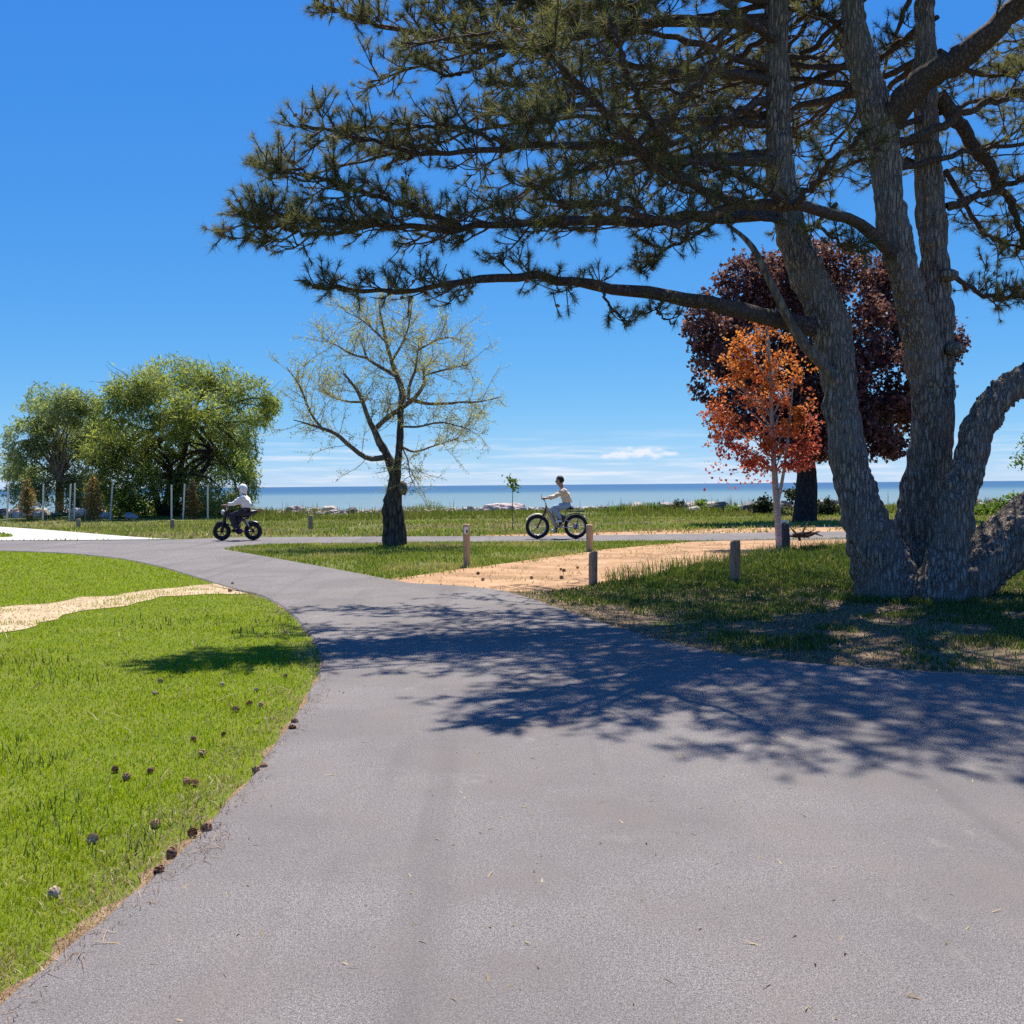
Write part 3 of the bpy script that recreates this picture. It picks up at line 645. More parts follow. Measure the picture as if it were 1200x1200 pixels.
# ------------------------------------------------------------------ the big pine
PB = P(1075, 700, 13.9); PB[2] = 0
pine = empty('pine_tree', PB); tag(pine, 'large dark pine with several thick stems and long boughs over the path', 'tree')
def px_path(l): return np.array([P(*q) for q in l])
def px_rad(l, d=13.9): return [w * .9 / 2 / ppm(d) for w in l]
pr = np.random.default_rng(21)
stems = [
    (px_path([(1052, 722, 13.75), (1036, 672, 13.8), (1015, 612, 13.8), (1004, 578, 13.8), (993, 530, 13.8), (986, 470, 13.85), (976, 400, 13.9), (960, 350, 13.95), (934, 292, 14), (922, 240, 14), (915, 167, 14.05), (911, 83, 14.1), (909, 0, 14.1), (905, -80, 14.2), (903, -200, 14.2), (900, -330, 14.2)]), px_rad([96, 80, 60, 50, 44, 43, 46, 48, 40, 38, 35, 33, 31, 28, 20, 9])),
    (px_path([(1076, 725, 14.3), (1076, 660, 14.35), (1079, 590, 14.35), (1088, 520, 14.3), (1086, 450, 14.2), (1074, 380, 14.05), (1057, 312, 13.9), (1043, 250, 13.9), (1036, 187, 13.9), (1026, 125, 13.9), (1008, 62, 13.95), (998, 0, 14), (994, -100, 14), (990, -220, 14), (986, -340, 14)]), px_rad([88, 68, 56, 46, 42, 43, 42, 40, 39, 40, 35, 30, 26, 18, 8])),
    (px_path([(1090, 640, 14.35), (1096, 560, 14.4), (1101, 480, 14.4), (1101, 400, 14.4), (1096, 330, 14.4), (1091, 250, 14.4), (1086, 167, 14.4), (1084, 83, 14.4), (1084, 0, 14.4), (1083, -120, 14.4), (1080, -300, 14.4)]), px_rad([44, 40, 38, 37, 38, 38, 34, 30, 28, 24, 10])),
    (px_path([(1100, 725, 13.35), (1107, 668, 13.35), (1117, 622, 13.38), (1124, 585, 13.4), (1138, 535, 13.45), (1152, 490, 13.5), (1180, 457, 13.55), (1225, 434, 13.55), (1320, 395, 13.4), (1440, 320, 13.2), (1560, 200, 13), (1650, 40, 13)]), px_rad([70, 50, 45, 42, 40, 42, 42, 42, 40, 36, 28, 10])),
    (px_path([(1095, 705, 13.95), (1138, 668, 14.0), (1186, 630, 14.1), (1250, 575, 14.2), (1340, 480, 14.4), (1430, 360, 14.6), (1520, 200, 14.8), (1560, 20, 15)]), px_rad([100, 86, 76, 72, 66, 54, 38, 12])),
]
mb = MB()
for p, rad in stems:
    mb.tube(catmull(p, 40), interp_r(rad, 40), 14)
# root flare
for ax, ay in ((1003, 702), (1034, 710), (1066, 715), (1100, 714), (1134, 708)):
    q = P(ax, ay, 13.6); base = P(1075, 640, 13.95); q[2] = -.12
    mb.tube(catmull([base, (base + q) / 2 + np.array([0, 0, -.12]), q], 8), interp_r([.15, .17, .08], 8), 12)
V, F = mb.get(); tmp = bpy.data.objects.new('tmp', mesh('tmp', V, F)); COL.objects.link(tmp)
rm = tmp.modifiers.new('r', 'REMESH'); rm.mode = 'VOXEL'; rm.voxel_size = .029; rm.use_smooth_shade = True
sm = tmp.modifiers.new('s', 'SMOOTH'); sm.iterations = 3; sm.factor = .5
dg = bpy.context.evaluated_depsgraph_get(); dg.update()
tm = bpy.data.meshes.new_from_object(tmp.evaluated_get(dg)); bpy.data.objects.remove(tmp)
n = len(tm.vertices); V = np.empty(n * 3, np.float32); tm.vertices.foreach_get('co', V); V = V.reshape(-1, 3).astype(float)
Nn = np.empty(n * 3, np.float32); tm.vertices.foreach_get('normal', Nn); Nn = Nn.reshape(-1, 3).astype(float)
fur = fbm(V * np.array([1, 1, .2]), 15, 2, 5); lump = fbm(V * np.array([1, 1, .5]), 2.2, 2, 15)
V = V + Nn * ((np.abs(fur - .5) * 2 - .32) * .10 + (lump - .5) * .09)[:, None] - np.array(pine.location)
tm.vertices.foreach_set('co', V.astype(np.float32).ravel()); tm.update(); tm.name = 'trunk'
link('trunk', tm, M['pine_bark'], pine)
# knots on the stems
for (kx, ky, kd, kr) in ((1112, 322, 14.15, .11), (1118, 408, 14.15, .12), (1076, 350, 13.5, .07), (1090, 285, 14.1, .06)):
    c = P(kx, ky, kd); v, f = ellipsoid(12, 8); v = v * kr * (1 + .3 * (vnoise(v, 3, 4) - .5))[:, None] * np.array([1.2, .9, .8])
    child('knot', v + c, f, M['pine_bark'], pine, True)

# boughs seen in the photograph: (px, py, depth), start width px, end width px
B = lambda l, w0, w1: (px_path(l), w0 / 2 / 90, w1 / 2 / 90)
vis_boughs = [
    (B([(952, 384, 13.9), (880, 366, 13.5), (800, 350, 13.1), (720, 338, 12.7), (640, 326, 12.3), (560, 328, 12), (490, 338, 11.8), (420, 341, 11.6), (366, 335, 11.5)], 24, 4), .42, .75, 1.0),
    (B([(915, 250, 14), (820, 254, 13.5), (740, 258, 13), (640, 260, 12.5), (540, 266, 12), (440, 263, 11.6), (350, 255, 11.3), (282, 250, 11.1)], 18, 4), .2, 1.0, 1.25),
    (B([(540, 266, 12), (470, 240, 11.8), (390, 212, 11.6), (310, 196, 11.4)], 8, 3), .2, .9, 1.3),
    (B([(440, 263, 11.6), (380, 275, 11.4), (320, 268, 11.2), (285, 262, 11.0)], 6, 3), .2, .7, 1.4),
    (B([(912, 190, 14), (800, 185, 13.5), (700, 172, 13), (600, 172, 12.6), (500, 180, 12.3), (420, 162, 12), (352, 146, 11.8)], 16, 4), .25, .95, 1.1),
    (B([(600, 172, 12.6), (540, 150, 12.4), (470, 150, 12.2), (415, 150, 12)], 7, 3), .3, .7, 1.0),
    (B([(908, 30, 14.1), (800, 25, 14), (700, 40, 13.8), (600, 55, 13.6), (520, 45, 13.5), (440, 28, 13.4), (376, 8, 13.3)], 16, 4), .2, .95, 1.2),
    (B([(700, 40, 13.8), (620, 0, 13.5), (520, -15, 13.2), (410, -20, 13)], 9, 3), .2, .9, 1.3),
    (B([(600, 55, 13.6), (560, 80, 13.5), (520, 88, 13.4), (490, 70, 13.4)], 6, 3), .3, .6, 1.0),
    (B([(1045, 296, 13.7), (1000, 258, 12.8), (930, 243, 12), (860, 240, 11.3), (800, 212, 10.6), (745, 170, 10), (700, 120, 9.5), (660, 80, 9.2), (635, 40, 9)], 16, 5), .3, .75, .95),
    (B([(860, 240, 11.3), (790, 262, 10.6), (720, 240, 10), (660, 240, 9.6), (618, 214, 9.3)], 9, 4), .2, .65, .85),
    (B([(800, 212, 10.6), (755, 130, 10), (730, 70, 9.7), (715, 20, 9.5)], 9, 4), .25, .6, .9),
    (B([(700, 120, 9.5), (650, 130, 9.1), (610, 150, 8.8)], 6, 4), .3, .5, 1.3),
    (B([(745, 170, 10), (800, 120, 9.6), (840, 60, 9.3), (860, 10, 9.1)], 8, 4), .3, .55, .8),
    (B([(930, 243, 11.8), (965, 200, 11), (1000, 168, 10.4), (1014, 152, 10.2)], 8, 4), .3, .5, .9),
    (B([(930, 243, 11.8), (880, 215, 11.2), (840, 195, 10.8), (800, 190, 10.4)], 7, 4), .2, .5, .8),
    (B([(905, 96, 14.1), (850, 85, 13.6), (780, 82, 13.2), (700, 75, 12.8), (630, 100, 12.5), (570, 96, 12.3)], 14, 4), .25, .8, .9),
    (B([(908, 112, 14.1), (850, 138, 13.5), (800, 165, 13.1), (740, 180, 12.8), (660, 205, 12.5)], 11, 4), .25, .7, .8),
    (B([(905, -40, 14.1), (840, -20, 13.2), (770, 0, 12.4), (700, 5, 11.8), (640, 20, 11.3)], 12, 4), .2, .8, .9),
    (B([(1040, 142, 13.9), (1085, 92, 13.4), (1140, 58, 13), (1190, 8, 12.6), (1260, -60, 12), (1340, -140, 11.5)], 36, 14), .5, .8, .7),
    (B([(1045, 172, 13.9), (1095, 152, 13.7), (1140, 128, 13.5), (1200, 106, 13.3), (1290, 90, 13)], 14, 6), .5, .8, .8),
    (B([(1100, 112, 14.4), (1145, 175, 14.6), (1178, 225, 14.8), (1198, 275, 15), (1215, 330, 15.2)], 22, 6), .3, .8, .8),
    (B([(1110, 243, 14.3), (1150, 228, 14.2), (1205, 206, 14), (1280, 190, 13.8)], 12, 5), .3, .7, .8),
    (B([(1112, 320, 14.5), (1150, 345, 14.9), (1185, 350, 15.1), (1240, 335, 15.3)], 8, 4), .2, .7, 1.3),
    (B([(1108, 200, 14.6), (1150, 268, 15), (1200, 290, 15.2), (1270, 285, 15.4)], 8, 4), .2, .7, 1.1),
    (B([(1100, 60, 14.6), (1150, 88, 15), (1200, 80, 15.3), (1270, 60, 15.5)], 8, 4), .2, .7, 1.1),
    (B([(1098, 20, 14.5), (1070, 40, 15), (1050, 50, 15.4), (1045, 60, 15.8)], 7, 4), .2, .7, 1.1),
    (B([(1010, 60, 14), (970, 20, 14.6), (940, 0, 15.2), (900, -20, 15.8)], 8, 4), .2, .8, 1.0),
    (B([(925, 262, 13.9), (870, 250, 13.5), (820, 270, 13.2), (770, 300, 13), (750, 320, 12.9)], 9, 3), .3, .6, 1.2),
    (B([(700, 336, 12.6), (720, 365, 12.5), (738, 380, 12.4)], 4, 2), .4, .3, 1.0),
    (B([(780, 348, 13), (770, 365, 12.9), (790, 380, 12.8)], 4, 2), .4, .3, 1.0),
    (B([(980, 240, 13.9), (960, 260, 13.4), (985, 285, 13), (1010, 290, 12.8)], 6, 3), .2, .5, 1.2),
]
dead = [(px_path([(978, 442, 13.7), (938, 398, 13.5), (905, 335, 13.4), (880, 288, 13.4), (852, 262, 13.4)]), [.085, .07, .055, .04, .02])]
boughs = []
for (p, r0, r1), tmin, ll, dn in vis_boughs: boughs.append((p, r0, r1, tmin, ll, dn, True))
# boughs above and behind, outside the frame: they cast the shade on the path
def stem_at(k, z):
    c = catmull(stems[k][0], 80); i = int(np.argmin(np.abs(c[:, 2] - z))); return c[i]
def in_frame(q):
    l = CM3.T @ (np.asarray(q) - np.array([0, 0, CAMH])); 
    return l[2] < 0 and abs(l[0] / -l[2]) < .53 and abs(l[1] / -l[2]) < .53
golden = 2.39996; az = .3
for k in range(78):
    z = pr.uniform(8.6, 12.6) if k < 58 else pr.uniform(5.6, 8.5); az += golden
    sk = [0, 1, 2, 0, 1, 3, 4][k % 7]
    s = stem_at(sk, z); back = k >= 58
    a = az if not back else pr.uniform(.05, .92) * math.pi      # the low ones only grow away from the camera
    L = (6.6 - (z - 8.5) * .75) * pr.uniform(.75, 1.1) if not back else pr.uniform(3.5, 6.2)
    if not back and math.sin(a) < 0: L *= .78 if sk < 3 else .5
    d = np.array([math.cos(a), math.sin(a), pr.uniform(.05, .3)])
    t = s + d * L; m = s + d * L * .5 + np.array([0, 0, .35])
    if not back and (in_frame(t) or in_frame(m + [0, 0, -.6])) and t[1] < 13.5:
        lift = 0
        while in_frame(t + [0, 0, lift - .7]) and lift < 5: lift += .3
        t = t + [0, 0, lift]; m = m + [0, 0, lift * .6]
    boughs.append((np.array([s, m, t]), .05, .015, .25, 1.0, 1.0 if not back else .7, False))
for (tx, ty, tz, sk) in ((-1.6, 15.5, 5.3, 0), (-.6, 17.2, 6, 0), (.8, 18.5, 6.2, 1), (2.2, 19.6, 6.6, 1), (-2.6, 13.6, 5.8, 0), (3.8, 20.6, 6.8, 2), (5.6, 20.8, 6.8, 2), (-1.2, 11.5, 6.6, 0), (.4, 10.2, 6.8, 0), (2.4, 20.8, 8, 1), (4, 21.5, 8.2, 1), (5.6, 22.2, 8.6, 2), (7.4, 21.2, 8.2, 2), (9, 20, 8, 3), (3.2, 19.4, 8.8, 2)):
    s = stem_at(sk, tz + .8); t = np.array([tx, ty, tz]); boughs.append((np.array([s, (s + t) / 2 + [0, 0, .4], t]), .055, .015, .4, 1.1, .75, True))

for (tx, ty, tz, sk) in ((2.0, 9.8, 9.2, 0), (2.9, 9.8, 9.5, 1), (-1.0, 13.2, 7.6, 0), (-2.0, 14.6, 7.4, 0), (0.2, 14.6, 8.4, 0), (-.4, 16, 7.6, 0), (1.2, 12.6, 9, 0), (-2.4, 16.2, 6.8, 0), (.5, 19.3, 7.4, 0), (1.6, 20.5, 7.8, 0), (3, 22, 8, 1), (4.6, 23, 8.2, 1), (2.2, 18.5, 7.2, 0), (3.6, 20, 7.5, 1), (5.2, 20.6, 7.5, 2), (1.0, 10.3, 8.6, 0), (4.2, 10.2, 9.5, 1), (5.3, 10.2, 9.5, 1), (3.6, 9.6, 9.6, 1), (6.2, 11.3, 9, 3), (2.6, 11, 10.5, 0), (4.6, 11.5, 10.5, 1), (0.2, 11.2, 8.8, 0), (6.0, 11.8, 10.2, 2), (7.6, 12.2, 9, 3), (8.8, 12.8, 9, 3)):
    s = stem_at(sk, min(tz + .6, 11.5)); t = np.array([tx, ty, tz]); boughs.append((np.array([s, (s + t) / 2 + [0, 0, .3], t]), .05, .015, .4 if ty > 15 else .25, 1.15, .75 if ty > 17.5 else 1.1, False))
limbV = []; twP, twR, tufts_p, tufts_d, tufts_s, cone_p = [], [], [], [], [], []
tufts_v = []; cur_vis = True
def add_tuft(p, d, s): tufts_p.append(p); tufts_d.append(d); tufts_s.append(s); tufts_v.append(cur_vis or in_frame(p))
ZUP = np.array([0, 0, 1.0])
for (p, r0, r1, tmin, ll, dn, vis) in boughs:
    cur_vis = vis; c = catmull(p, 30); wl = np.linalg.norm(np.diff(c, axis=0), axis=1).sum()
    c[3:-1] += pr.normal(0, .018, (26, 3)); tt = np.linspace(0, 1, 30); limbV.append((c, r1 + (r0 - r1) * (1 - tt) ** (1.0 if r0 > .15 else 1.7)))
    tang = nrm(np.gradient(c, axis=0))
    step = (.145 if vis else .17) / dn; t = tmin; side = 1
    while t < 1.0:
        i = min(int(t * 29), 29); s = c[i]; a = tang[i]; hz = nrm(np.cross(a, ZUP)); side = -side
        f = 1 - .55 * max(0, (t - tmin) / (1 - tmin)); L = ll * f * pr.uniform(.45, 1.1)
        if t < tmin + .15: L *= .8
        d = nrm(a * pr.uniform(.5, 1.0) + hz * side * pr.uniform(.5, 1) + ZUP * pr.uniform(-.35, .45))
        pts = [s]; dd_ = d
        for j in range(5):
            dd_ = nrm(dd_ + pr.normal(0, .16, 3) + ZUP * (.10 if j > 1 else -.04)); pts.append(pts[-1] + dd_ * L / 5)
        pts = np.array(pts); rr = .007 + .011 * L; twP.append(pts); twR.append(np.linspace(rr, .006, 6))
        add_tuft(pts[-1], nrm(dd_ + ZUP * .25), 1.0)
        ns = int((3.4 + 5.6 * L) * dn * (1 if vis else 1.05))
        for q in range(ns):
            u = pr.uniform(.25, .98); k = u * 5; k0 = min(int(k), 4); b = pts[k0] + (pts[k0 + 1] - pts[k0]) * (k - k0)
            d2 = nrm(dd_ * .6 + rand_dirs(pr, 1)[0] * .95 + ZUP * .30); l2 = pr.uniform(.10, .36) * (.7 + .5 * L)
            e1 = b + d2 * l2 * .5; d3 = nrm(d2 + ZUP * pr.uniform(0, .5)); e2 = e1 + d3 * l2 * .5
            twP.append(np.array([b, b + (e1 - b) * .5, e1, e1 + (e2 - e1) * .35, e1 + (e2 - e1) * .7, e2])); twR.append(np.linspace(.008, .0045, 6))
            if pr.random() < .88: add_tuft(e2, d3, pr.uniform(.8, 1.15))
            if vis and pr.random() < .10: cone_p.append(e1 + pr.normal(0, .02, 3))
            if vis and pr.random() < .25: add_tuft(e1, nrm(d3 + rand_dirs(pr, 1)[0] * .6), .8)
        t += step / wl * pr.uniform(.7, 1.3)
    add_tuft(c[-1], nrm(tang[-1] + ZUP * .4), 1.1)
# limbs, one part each for those the photograph shows
for (c, rr), b in zip(limbV, boughs):
    if b[6]:
        V, F = tubes(c[None], rr[None], 8); V += (np.stack([vnoise(V, 12, k) for k in range(3)], 1) - .5) * min(.03, b[1] * .5)
        child('limb', V, F, M['limb_bark'], pine, True)
V, F = tubes(np.stack([l[0] for l, b in zip(limbV, boughs) if not b[6]]), np.stack([l[1] for l, b in zip(limbV, boughs) if not b[6]]), 6)
tag(child('upper_limbs', V, F, M['limb_bark'], pine, True), None, kind='stuff')
for p, rr in dead:
    V, F = limbs([(p, rr)], 8, 16, .02, 3); child('dead_limb', V, F, M['grey_bark'], pine, True)
V, F = tubes(np.array(twP), np.array(twR), 4, False); tag(child('twigs', V, F, M['twig'], pine), None, kind='stuff')
def needle_tufts(Pp, Dd, Sc, r, k=56, hw=.0027):
    Pp, Dd = np.array(Pp), nrm(np.array(Dd)); Sc = np.array(Sc); m = len(Pp)
    U = nrm(np.cross(Dd, np.array([.31, .87, .38]))); W = np.cross(Dd, U)
    th = r.uniform(0, 2 * np.pi, (m, k)); ang = r.uniform(.2, 1.5, (m, k)); off = r.uniform(-.085, .02, (m, k)) * Sc[:, None]
    ln = r.uniform(.085, .15, (m, k)) * Sc[:, None]
    rad = np.cos(th)[..., None] * U[:, None] + np.sin(th)[..., None] * W[:, None]
    d = np.cos(ang)[..., None] * Dd[:, None] + np.sin(ang)[..., None] * rad
    base = Pp[:, None] + Dd[:, None] * off[..., None]; tip = base + d * ln[..., None] + np.array([0, 0, -.006])
    s = nrm(np.cross(d, r.normal(size=(m, k, 3)))) * hw
    V = np.stack([base - s, base + s, tip], 2).reshape(-1, 3); F = np.arange(m * k * 3).reshape(-1, 3)
    return V, F
tv = np.array(tufts_v); V, F = needle_tufts(np.array(tufts_p)[tv], np.array(tufts_d)[tv], np.array(tufts_s)[tv], pr)
V2, F2 = needle_tufts(np.array(tufts_p)[~tv], np.array(tufts_d)[~tv], np.array(tufts_s)[~tv], pr, 30, .0046)
F = np.concatenate([F, F2 + len(V)]); V = np.concatenate([V, V2])
tag(child('crown', V, F, M['needles'], pine), None, kind='stuff')
cv, cf = ellipsoid(7, 5); mbc = MB()
for q in cone_p: mbc.add((cv * np.array([.021, .021, .032])) @ np.array(Matrix.Rotation(pr.uniform(0, 3), 3, rand_dirs(pr, 1)[0].tolist())).T + q, cf)
Vc, Fc = mbc.get(); tag(child('cones', Vc, Fc, M['cone'], pine, True), None, kind='stuff')
print('pine', len(tufts_p), 'tufts', len(twP), 'twigs', len(cone_p))

# ------------------------------------------------------------------ budding tree in the middle
BD = 26.8
bt = empty('budding_tree', G(465, 641)); tag(bt, 'gnarled half bare tree with tiny opening buds and a forked trunk', 'tree')
br = np.random.default_rng(5)
def bp(l, w, dep=0): 
    n = len(l); return (np.array([P(x, y, BD + dep * i / max(1, n - 1)) for i, (x, y) in enumerate(l)]), [max(a, .6) / 2 / ppm(BD) for a in w])
main = [bp([(463, 646), (463, 615), (459, 585), (462, 560), (458, 545), (452, 531), (445, 519)], [24, 15, 14, 13, 11, 10, 9.5]),
        bp([(470, 646), (468, 610), (465, 575), (465, 550), (467, 530), (469, 510), (469, 489), (472, 473)], [19, 13, 11, 10, 8.5, 8, 7.5, 8]),
        bp([(454, 645), (453, 612), (453, 590), (458, 566)], [11, 9, 9, 3])]
subs = [bp([(446, 521), (439, 505), (431, 489), (425, 471), (417, 455), (403, 437)], [10, 7, 5.5, 5, 4, 2], -.8),
        bp([(472, 476), (471, 457), (465, 441), (459, 423), (453, 401), (447, 375), (444, 353)], [9, 8, 7, 5, 4, 3, 1.2], .5),
        bp([(440, 502), (455, 489), (471, 478)], [6, 6, 6]),
        bp([(450, 536), (431, 537), (412, 524), (393, 508), (372, 500), (344, 492)], [7, 6.5, 5.5, 4.5, 3, 1.2], -1.2),
        bp([(380, 505), (364, 484), (351, 452), (336, 430)], [3.5, 3, 2, 1], -.4),
        bp([(473, 476), (487, 465), (497, 449), (497, 433), (508, 423)], [6.5, 5, 4, 3, 1.2], .8),
        bp([(478, 468), (480, 452), (487, 431), (491, 401)], [4.5, 4, 3, 1.2], -.6),
        bp([(484, 469), (500, 473), (521, 473), (545, 471), (561, 471), (588, 465)], [5, 4, 3.5, 2.5, 2, .8], .6),
        bp([(465, 441), (449, 432), (431, 420), (425, 404), (420, 393)], [5, 4, 3, 2, 1], .9),
        bp([(459, 423), (470, 405), (478, 385), (482, 362)], [3.5, 2.5, 2, 1], -.8),
        bp([(471, 524), (487, 529), (513, 521), (540, 513)], [3.5, 2.5, 2, .8], .8),
        bp([(470, 500), (490, 500), (515, 495), (540, 500), (552, 505)], [3, 2.5, 2, 1.5, .8], -1.2),
        bp([(425, 471), (405, 470), (385, 462), (372, 450)], [3, 2.4, 1.8, .8], .9),
        bp([(431, 420), (412, 415), (395, 405), (378, 398)], [2.8, 2.2, 1.6, .8], -.7),
        bp([(453, 401), (436, 385), (420, 372), (405, 366)], [2.8, 2.2, 1.4, .8], .6),
        bp([(497, 440), (515, 435), (535, 430), (550, 428)], [2.8, 2.2, 1.4, .8], -.6),
        bp([(491, 410), (508, 400), (525, 395), (540, 400)], [2.4, 2, 1.4, .8], .7),
        bp([(472, 526), (478, 540), (480, 555), (484, 566)], [2.2, 1.8, 1.2, .6], -.3)]
V, F = limbs(main, 12, 24, .07, 4); child('trunk', V, F, M['mid_bark'], bt, True)
v, f = ellipsoid(10, 7); child('burl', v * np.array([.13, .13, .2]) * (1 + .4 * (vnoise(v, 2.5, 2) - .5))[:, None] + P(472, 572, BD - .1), f, M['grey_bark'], bt, True)
for s in subs:
    V, F = limbs([s], 7, 14, .02, 6); child('limb', V, F, M['grey_bark'], bt, True)
t1P, t1R = twigs_from(br, subs, 18, .95, .011, .18, 6, .2)
t2 = [(p, None) for p in t1P]; t2P, t2R = twigs_from(br, t2, 6, .45, .005, .1, 6, .15)
V, F = tubes(np.concatenate([t1P, t2P]), np.concatenate([t1R, t2R]), 3, False); tag(child('twigs', V, F, M['tan_twig'], bt), None, kind='stuff')
tp = np.concatenate([t1P[:, 2:].reshape(-1, 3), t2P[:, 1:].reshape(-1, 3)]); tp = np.repeat(tp, 2, 0); tp = tp + br.normal(0, .035, tp.shape)
V, F = leaf_quads(tp, rand_dirs(br, len(tp)), rand_dirs(br, len(tp)), .058 * br.uniform(.5, 1.2, len(tp)), .024)
tag(child('crown', V, F, M['buds'], bt), None, kind='stuff')

# ------------------------------------------------------------------ willows at the left
def px_lobes(l, d, depth_k=.8, dj=None, r=None):
    out = []
    for (x, y, rx, ry) in l:
        k = ppm(d); dd_ = 0 if dj is None else r.uniform(-dj, dj)
        out.append((P(x, y, d + dd_), (rx / k, (rx + ry) / 2 / k * depth_k, ry / k)))
    return out
def broad_tree(name, label, base_px, d, lobes_px, leaf_mat, bark_mat, trunk_w, fork, leafL, leafW, per, seed, dj, clump, droop=.3, nb=26, base=None, sprays=3, shell=.55, bw=.10, extra=None):
    r = np.random.default_rng(seed); root = empty(name, (*(G(*base_px)[:2] if base is None else base[:2]), 0)); tag(root, label, 'tree')
    lobes = px_lobes(lobes_px, d, .8, dj, r)
    b = np.array(root.location); fk = P(fork[0], fork[1], d)
    tr = [(np.array([b + [0, 0, -.1], b * .5 + fk * .5 + r.normal(0, .06, 3), fk]), [trunk_w * 1.25, trunk_w, trunk_w * .8])]
    if extra: tr += [(np.array([b + [dx, 0, -.1], P(x, y, d + dz)]), [w, w * .6]) for dx, x, y, dz, w in extra]
    V, F = limbs(tr, 10, 12, trunk_w * .15, 2); child('trunk', V, F, bark_mat, root, True)
    tg = [np.asarray(lobes[i % len(lobes)][0]) + r.normal(0, .32, 3) * np.asarray(lobes[i % len(lobes)][1]) for i in range(nb)]
    bps = branch_paths(r, np.array([t[0][-1] for t in tr]), tg, bw, .02)
    V, F = limbs(bps, 6, 10); tag(child('limbs', V, F, bark_mat, root, True), None, kind='stuff')
    tP, tR = twigs_from(r, bps, 8, 1.3 * trunk_w / .3, .02, .1)
    V, F = tubes(tP, tR, 3, False); tag(child('twigs', V, F, bark_mat, root), None, kind='stuff')
    V, F = lobes_leaves(r, lobes, per, leafL, leafW, droop, shell, clump, seed, sprays); tag(child('crown', V, F, leaf_mat, root), None, kind='stuff')
    return root
WD = 53.5
broad_tree('willow_tree', 'broad yellow green willow with dark limbs near the lake', (196, 607), WD,
    [(205, 440, 38, 24), (165, 455, 36, 26), (245, 448, 40, 24), (285, 462, 34, 22), (312, 478, 16, 16), (140, 480, 26, 30), (185, 490, 42, 34), (230, 488, 40, 30), (270, 500, 32, 26),
     (150, 525, 34, 34), (200, 535, 40, 34), (245, 535, 36, 34), (278, 548, 22, 34), (165, 560, 34, 26), (215, 575, 38, 22), (262, 575, 28, 24), (120, 545, 20, 26), (288, 520, 14, 34), (290, 560, 12, 34), (276, 585, 22, 20), (303, 492, 16, 16), (318, 472, 10, 12), (115, 500, 18, 26), (270, 520, 26, 22), (140, 585, 26, 18), (180, 592, 26, 14), (235, 592, 24, 14), (118, 572, 18, 24), (160, 596, 30, 10), (205, 598, 30, 9), (252, 596, 26, 10), (283, 590, 14, 14), (128, 520, 20, 30), (110, 540, 16, 30)],
    M['willow'], M['dark_bark'], .42, (205, 560), .30, .06, 52, 31, 2.6, (1.5, .40), .55, 34, sprays=4, bw=.12,
    extra=[(.3, 252, 530, .5, .17), (-.3, 168, 520, -.4, .2), (.1, 225, 490, 0, .2)])
broad_tree('silver_willow', 'paler grey green tree behind stakes at the far left', (70, 606), WD + 1,
    [(70, 475, 28, 22), (45, 490, 26, 22), (95, 480, 24, 24), (30, 520, 24, 28), (70, 520, 34, 32), (105, 515, 22, 30), (25, 555, 22, 18), (60, 560, 30, 22), (95, 565, 24, 22), (12, 545, 14, 20), (30, 578, 26, 14), (75, 585, 30, 16), (110, 580, 24, 20), (48, 465, 18, 14)],
    M['silver_willow'], M['grey_bark'], .22, (70, 560), .26, .06, 78, 32, 2.0, (1.6, .36), .5, 20, sprays=4, bw=.08)

# ------------------------------------------------------------------ maples at the right
PD = 41.5
broad_tree('purple_maple', 'large dark purple leaved tree behind the pine stems', (943, 612), PD,
    [(890, 330, 52, 34), (960, 315, 62, 34), (1030, 335, 55, 36), (840, 380, 40, 40), (905, 385, 60, 45), (980, 385, 70, 50), (1060, 385, 50, 46), (1100, 400, 32, 40), (850, 435, 44, 42), (920, 450, 60, 46), (1000, 450, 66, 48), (1070, 450, 44, 44),
     (875, 490, 44, 36), (940, 505, 56, 36), (1010, 505, 50, 36), (1060, 490, 36, 36), (960, 520, 40, 22), (1030, 525, 30, 16)],
    M['purple'], M['dark_bark'], .42, (945, 520), .20, .16, 74, 33, 1.8, (1.3, .42), .5, 30, sprays=3, bw=.13)
RD = 24.9
rt = empty('red_maple', (*G(913, 643)[:2], 0)); tag(rt, 'young orange red maple with a pale slim trunk', 'tree')
rr_ = np.random.default_rng(8)
tr = [(np.array([P(914, 648, RD), P(911, 600, RD), P(908, 560, RD), P(905, 500, RD), P(902, 430, RD), P(898, 372, RD)]), [.095, .085, .075, .05, .03, .008]),
      (np.array([P(911, 590, RD), P(918, 555, RD - .1), P(925, 500, RD - .2), P(930, 440, RD - .2)]), [.05, .04, .03, .01])]
V, F = limbs(tr, 10, 16, .012, 4); child('trunk', V, F, M['pale_bark'], rt, True)
rl = px_lobes([(895, 388, 22, 22), (870, 410, 30, 26), (915, 410, 30, 26), (855, 445, 32, 30), (900, 445, 40, 32), (935, 445, 24, 30), (850, 480, 32, 30), (895, 485, 44, 32), (938, 488, 26, 32), (855, 515, 28, 24), (900, 520, 42, 24), (942, 525, 24, 24), (880, 543, 34, 16), (925, 548, 32, 12), (846, 500, 16, 20)], RD, .9, .35, rr_)
tg = [np.asarray(rl[i % len(rl)][0]) + rr_.normal(0, .4, 3) * np.asarray(rl[i % len(rl)][1]) for i in range(40)]
st = catmull(tr[0][0], 20)[8:16]; bps = []
for t in tg:
    s = st[rr_.integers(len(st))]; s = st[max(0, min(len(st) - 1, int(np.argmin(np.abs(st[:, 2] - (t[2] - .9))))))]
    bps += branch_paths(rr_, s, [t], .02, .006, 0, .06)
V, F = limbs(bps, 5, 8); tag(child('limbs', V, F, M['pale_bark'], rt, True), None, kind='stuff')
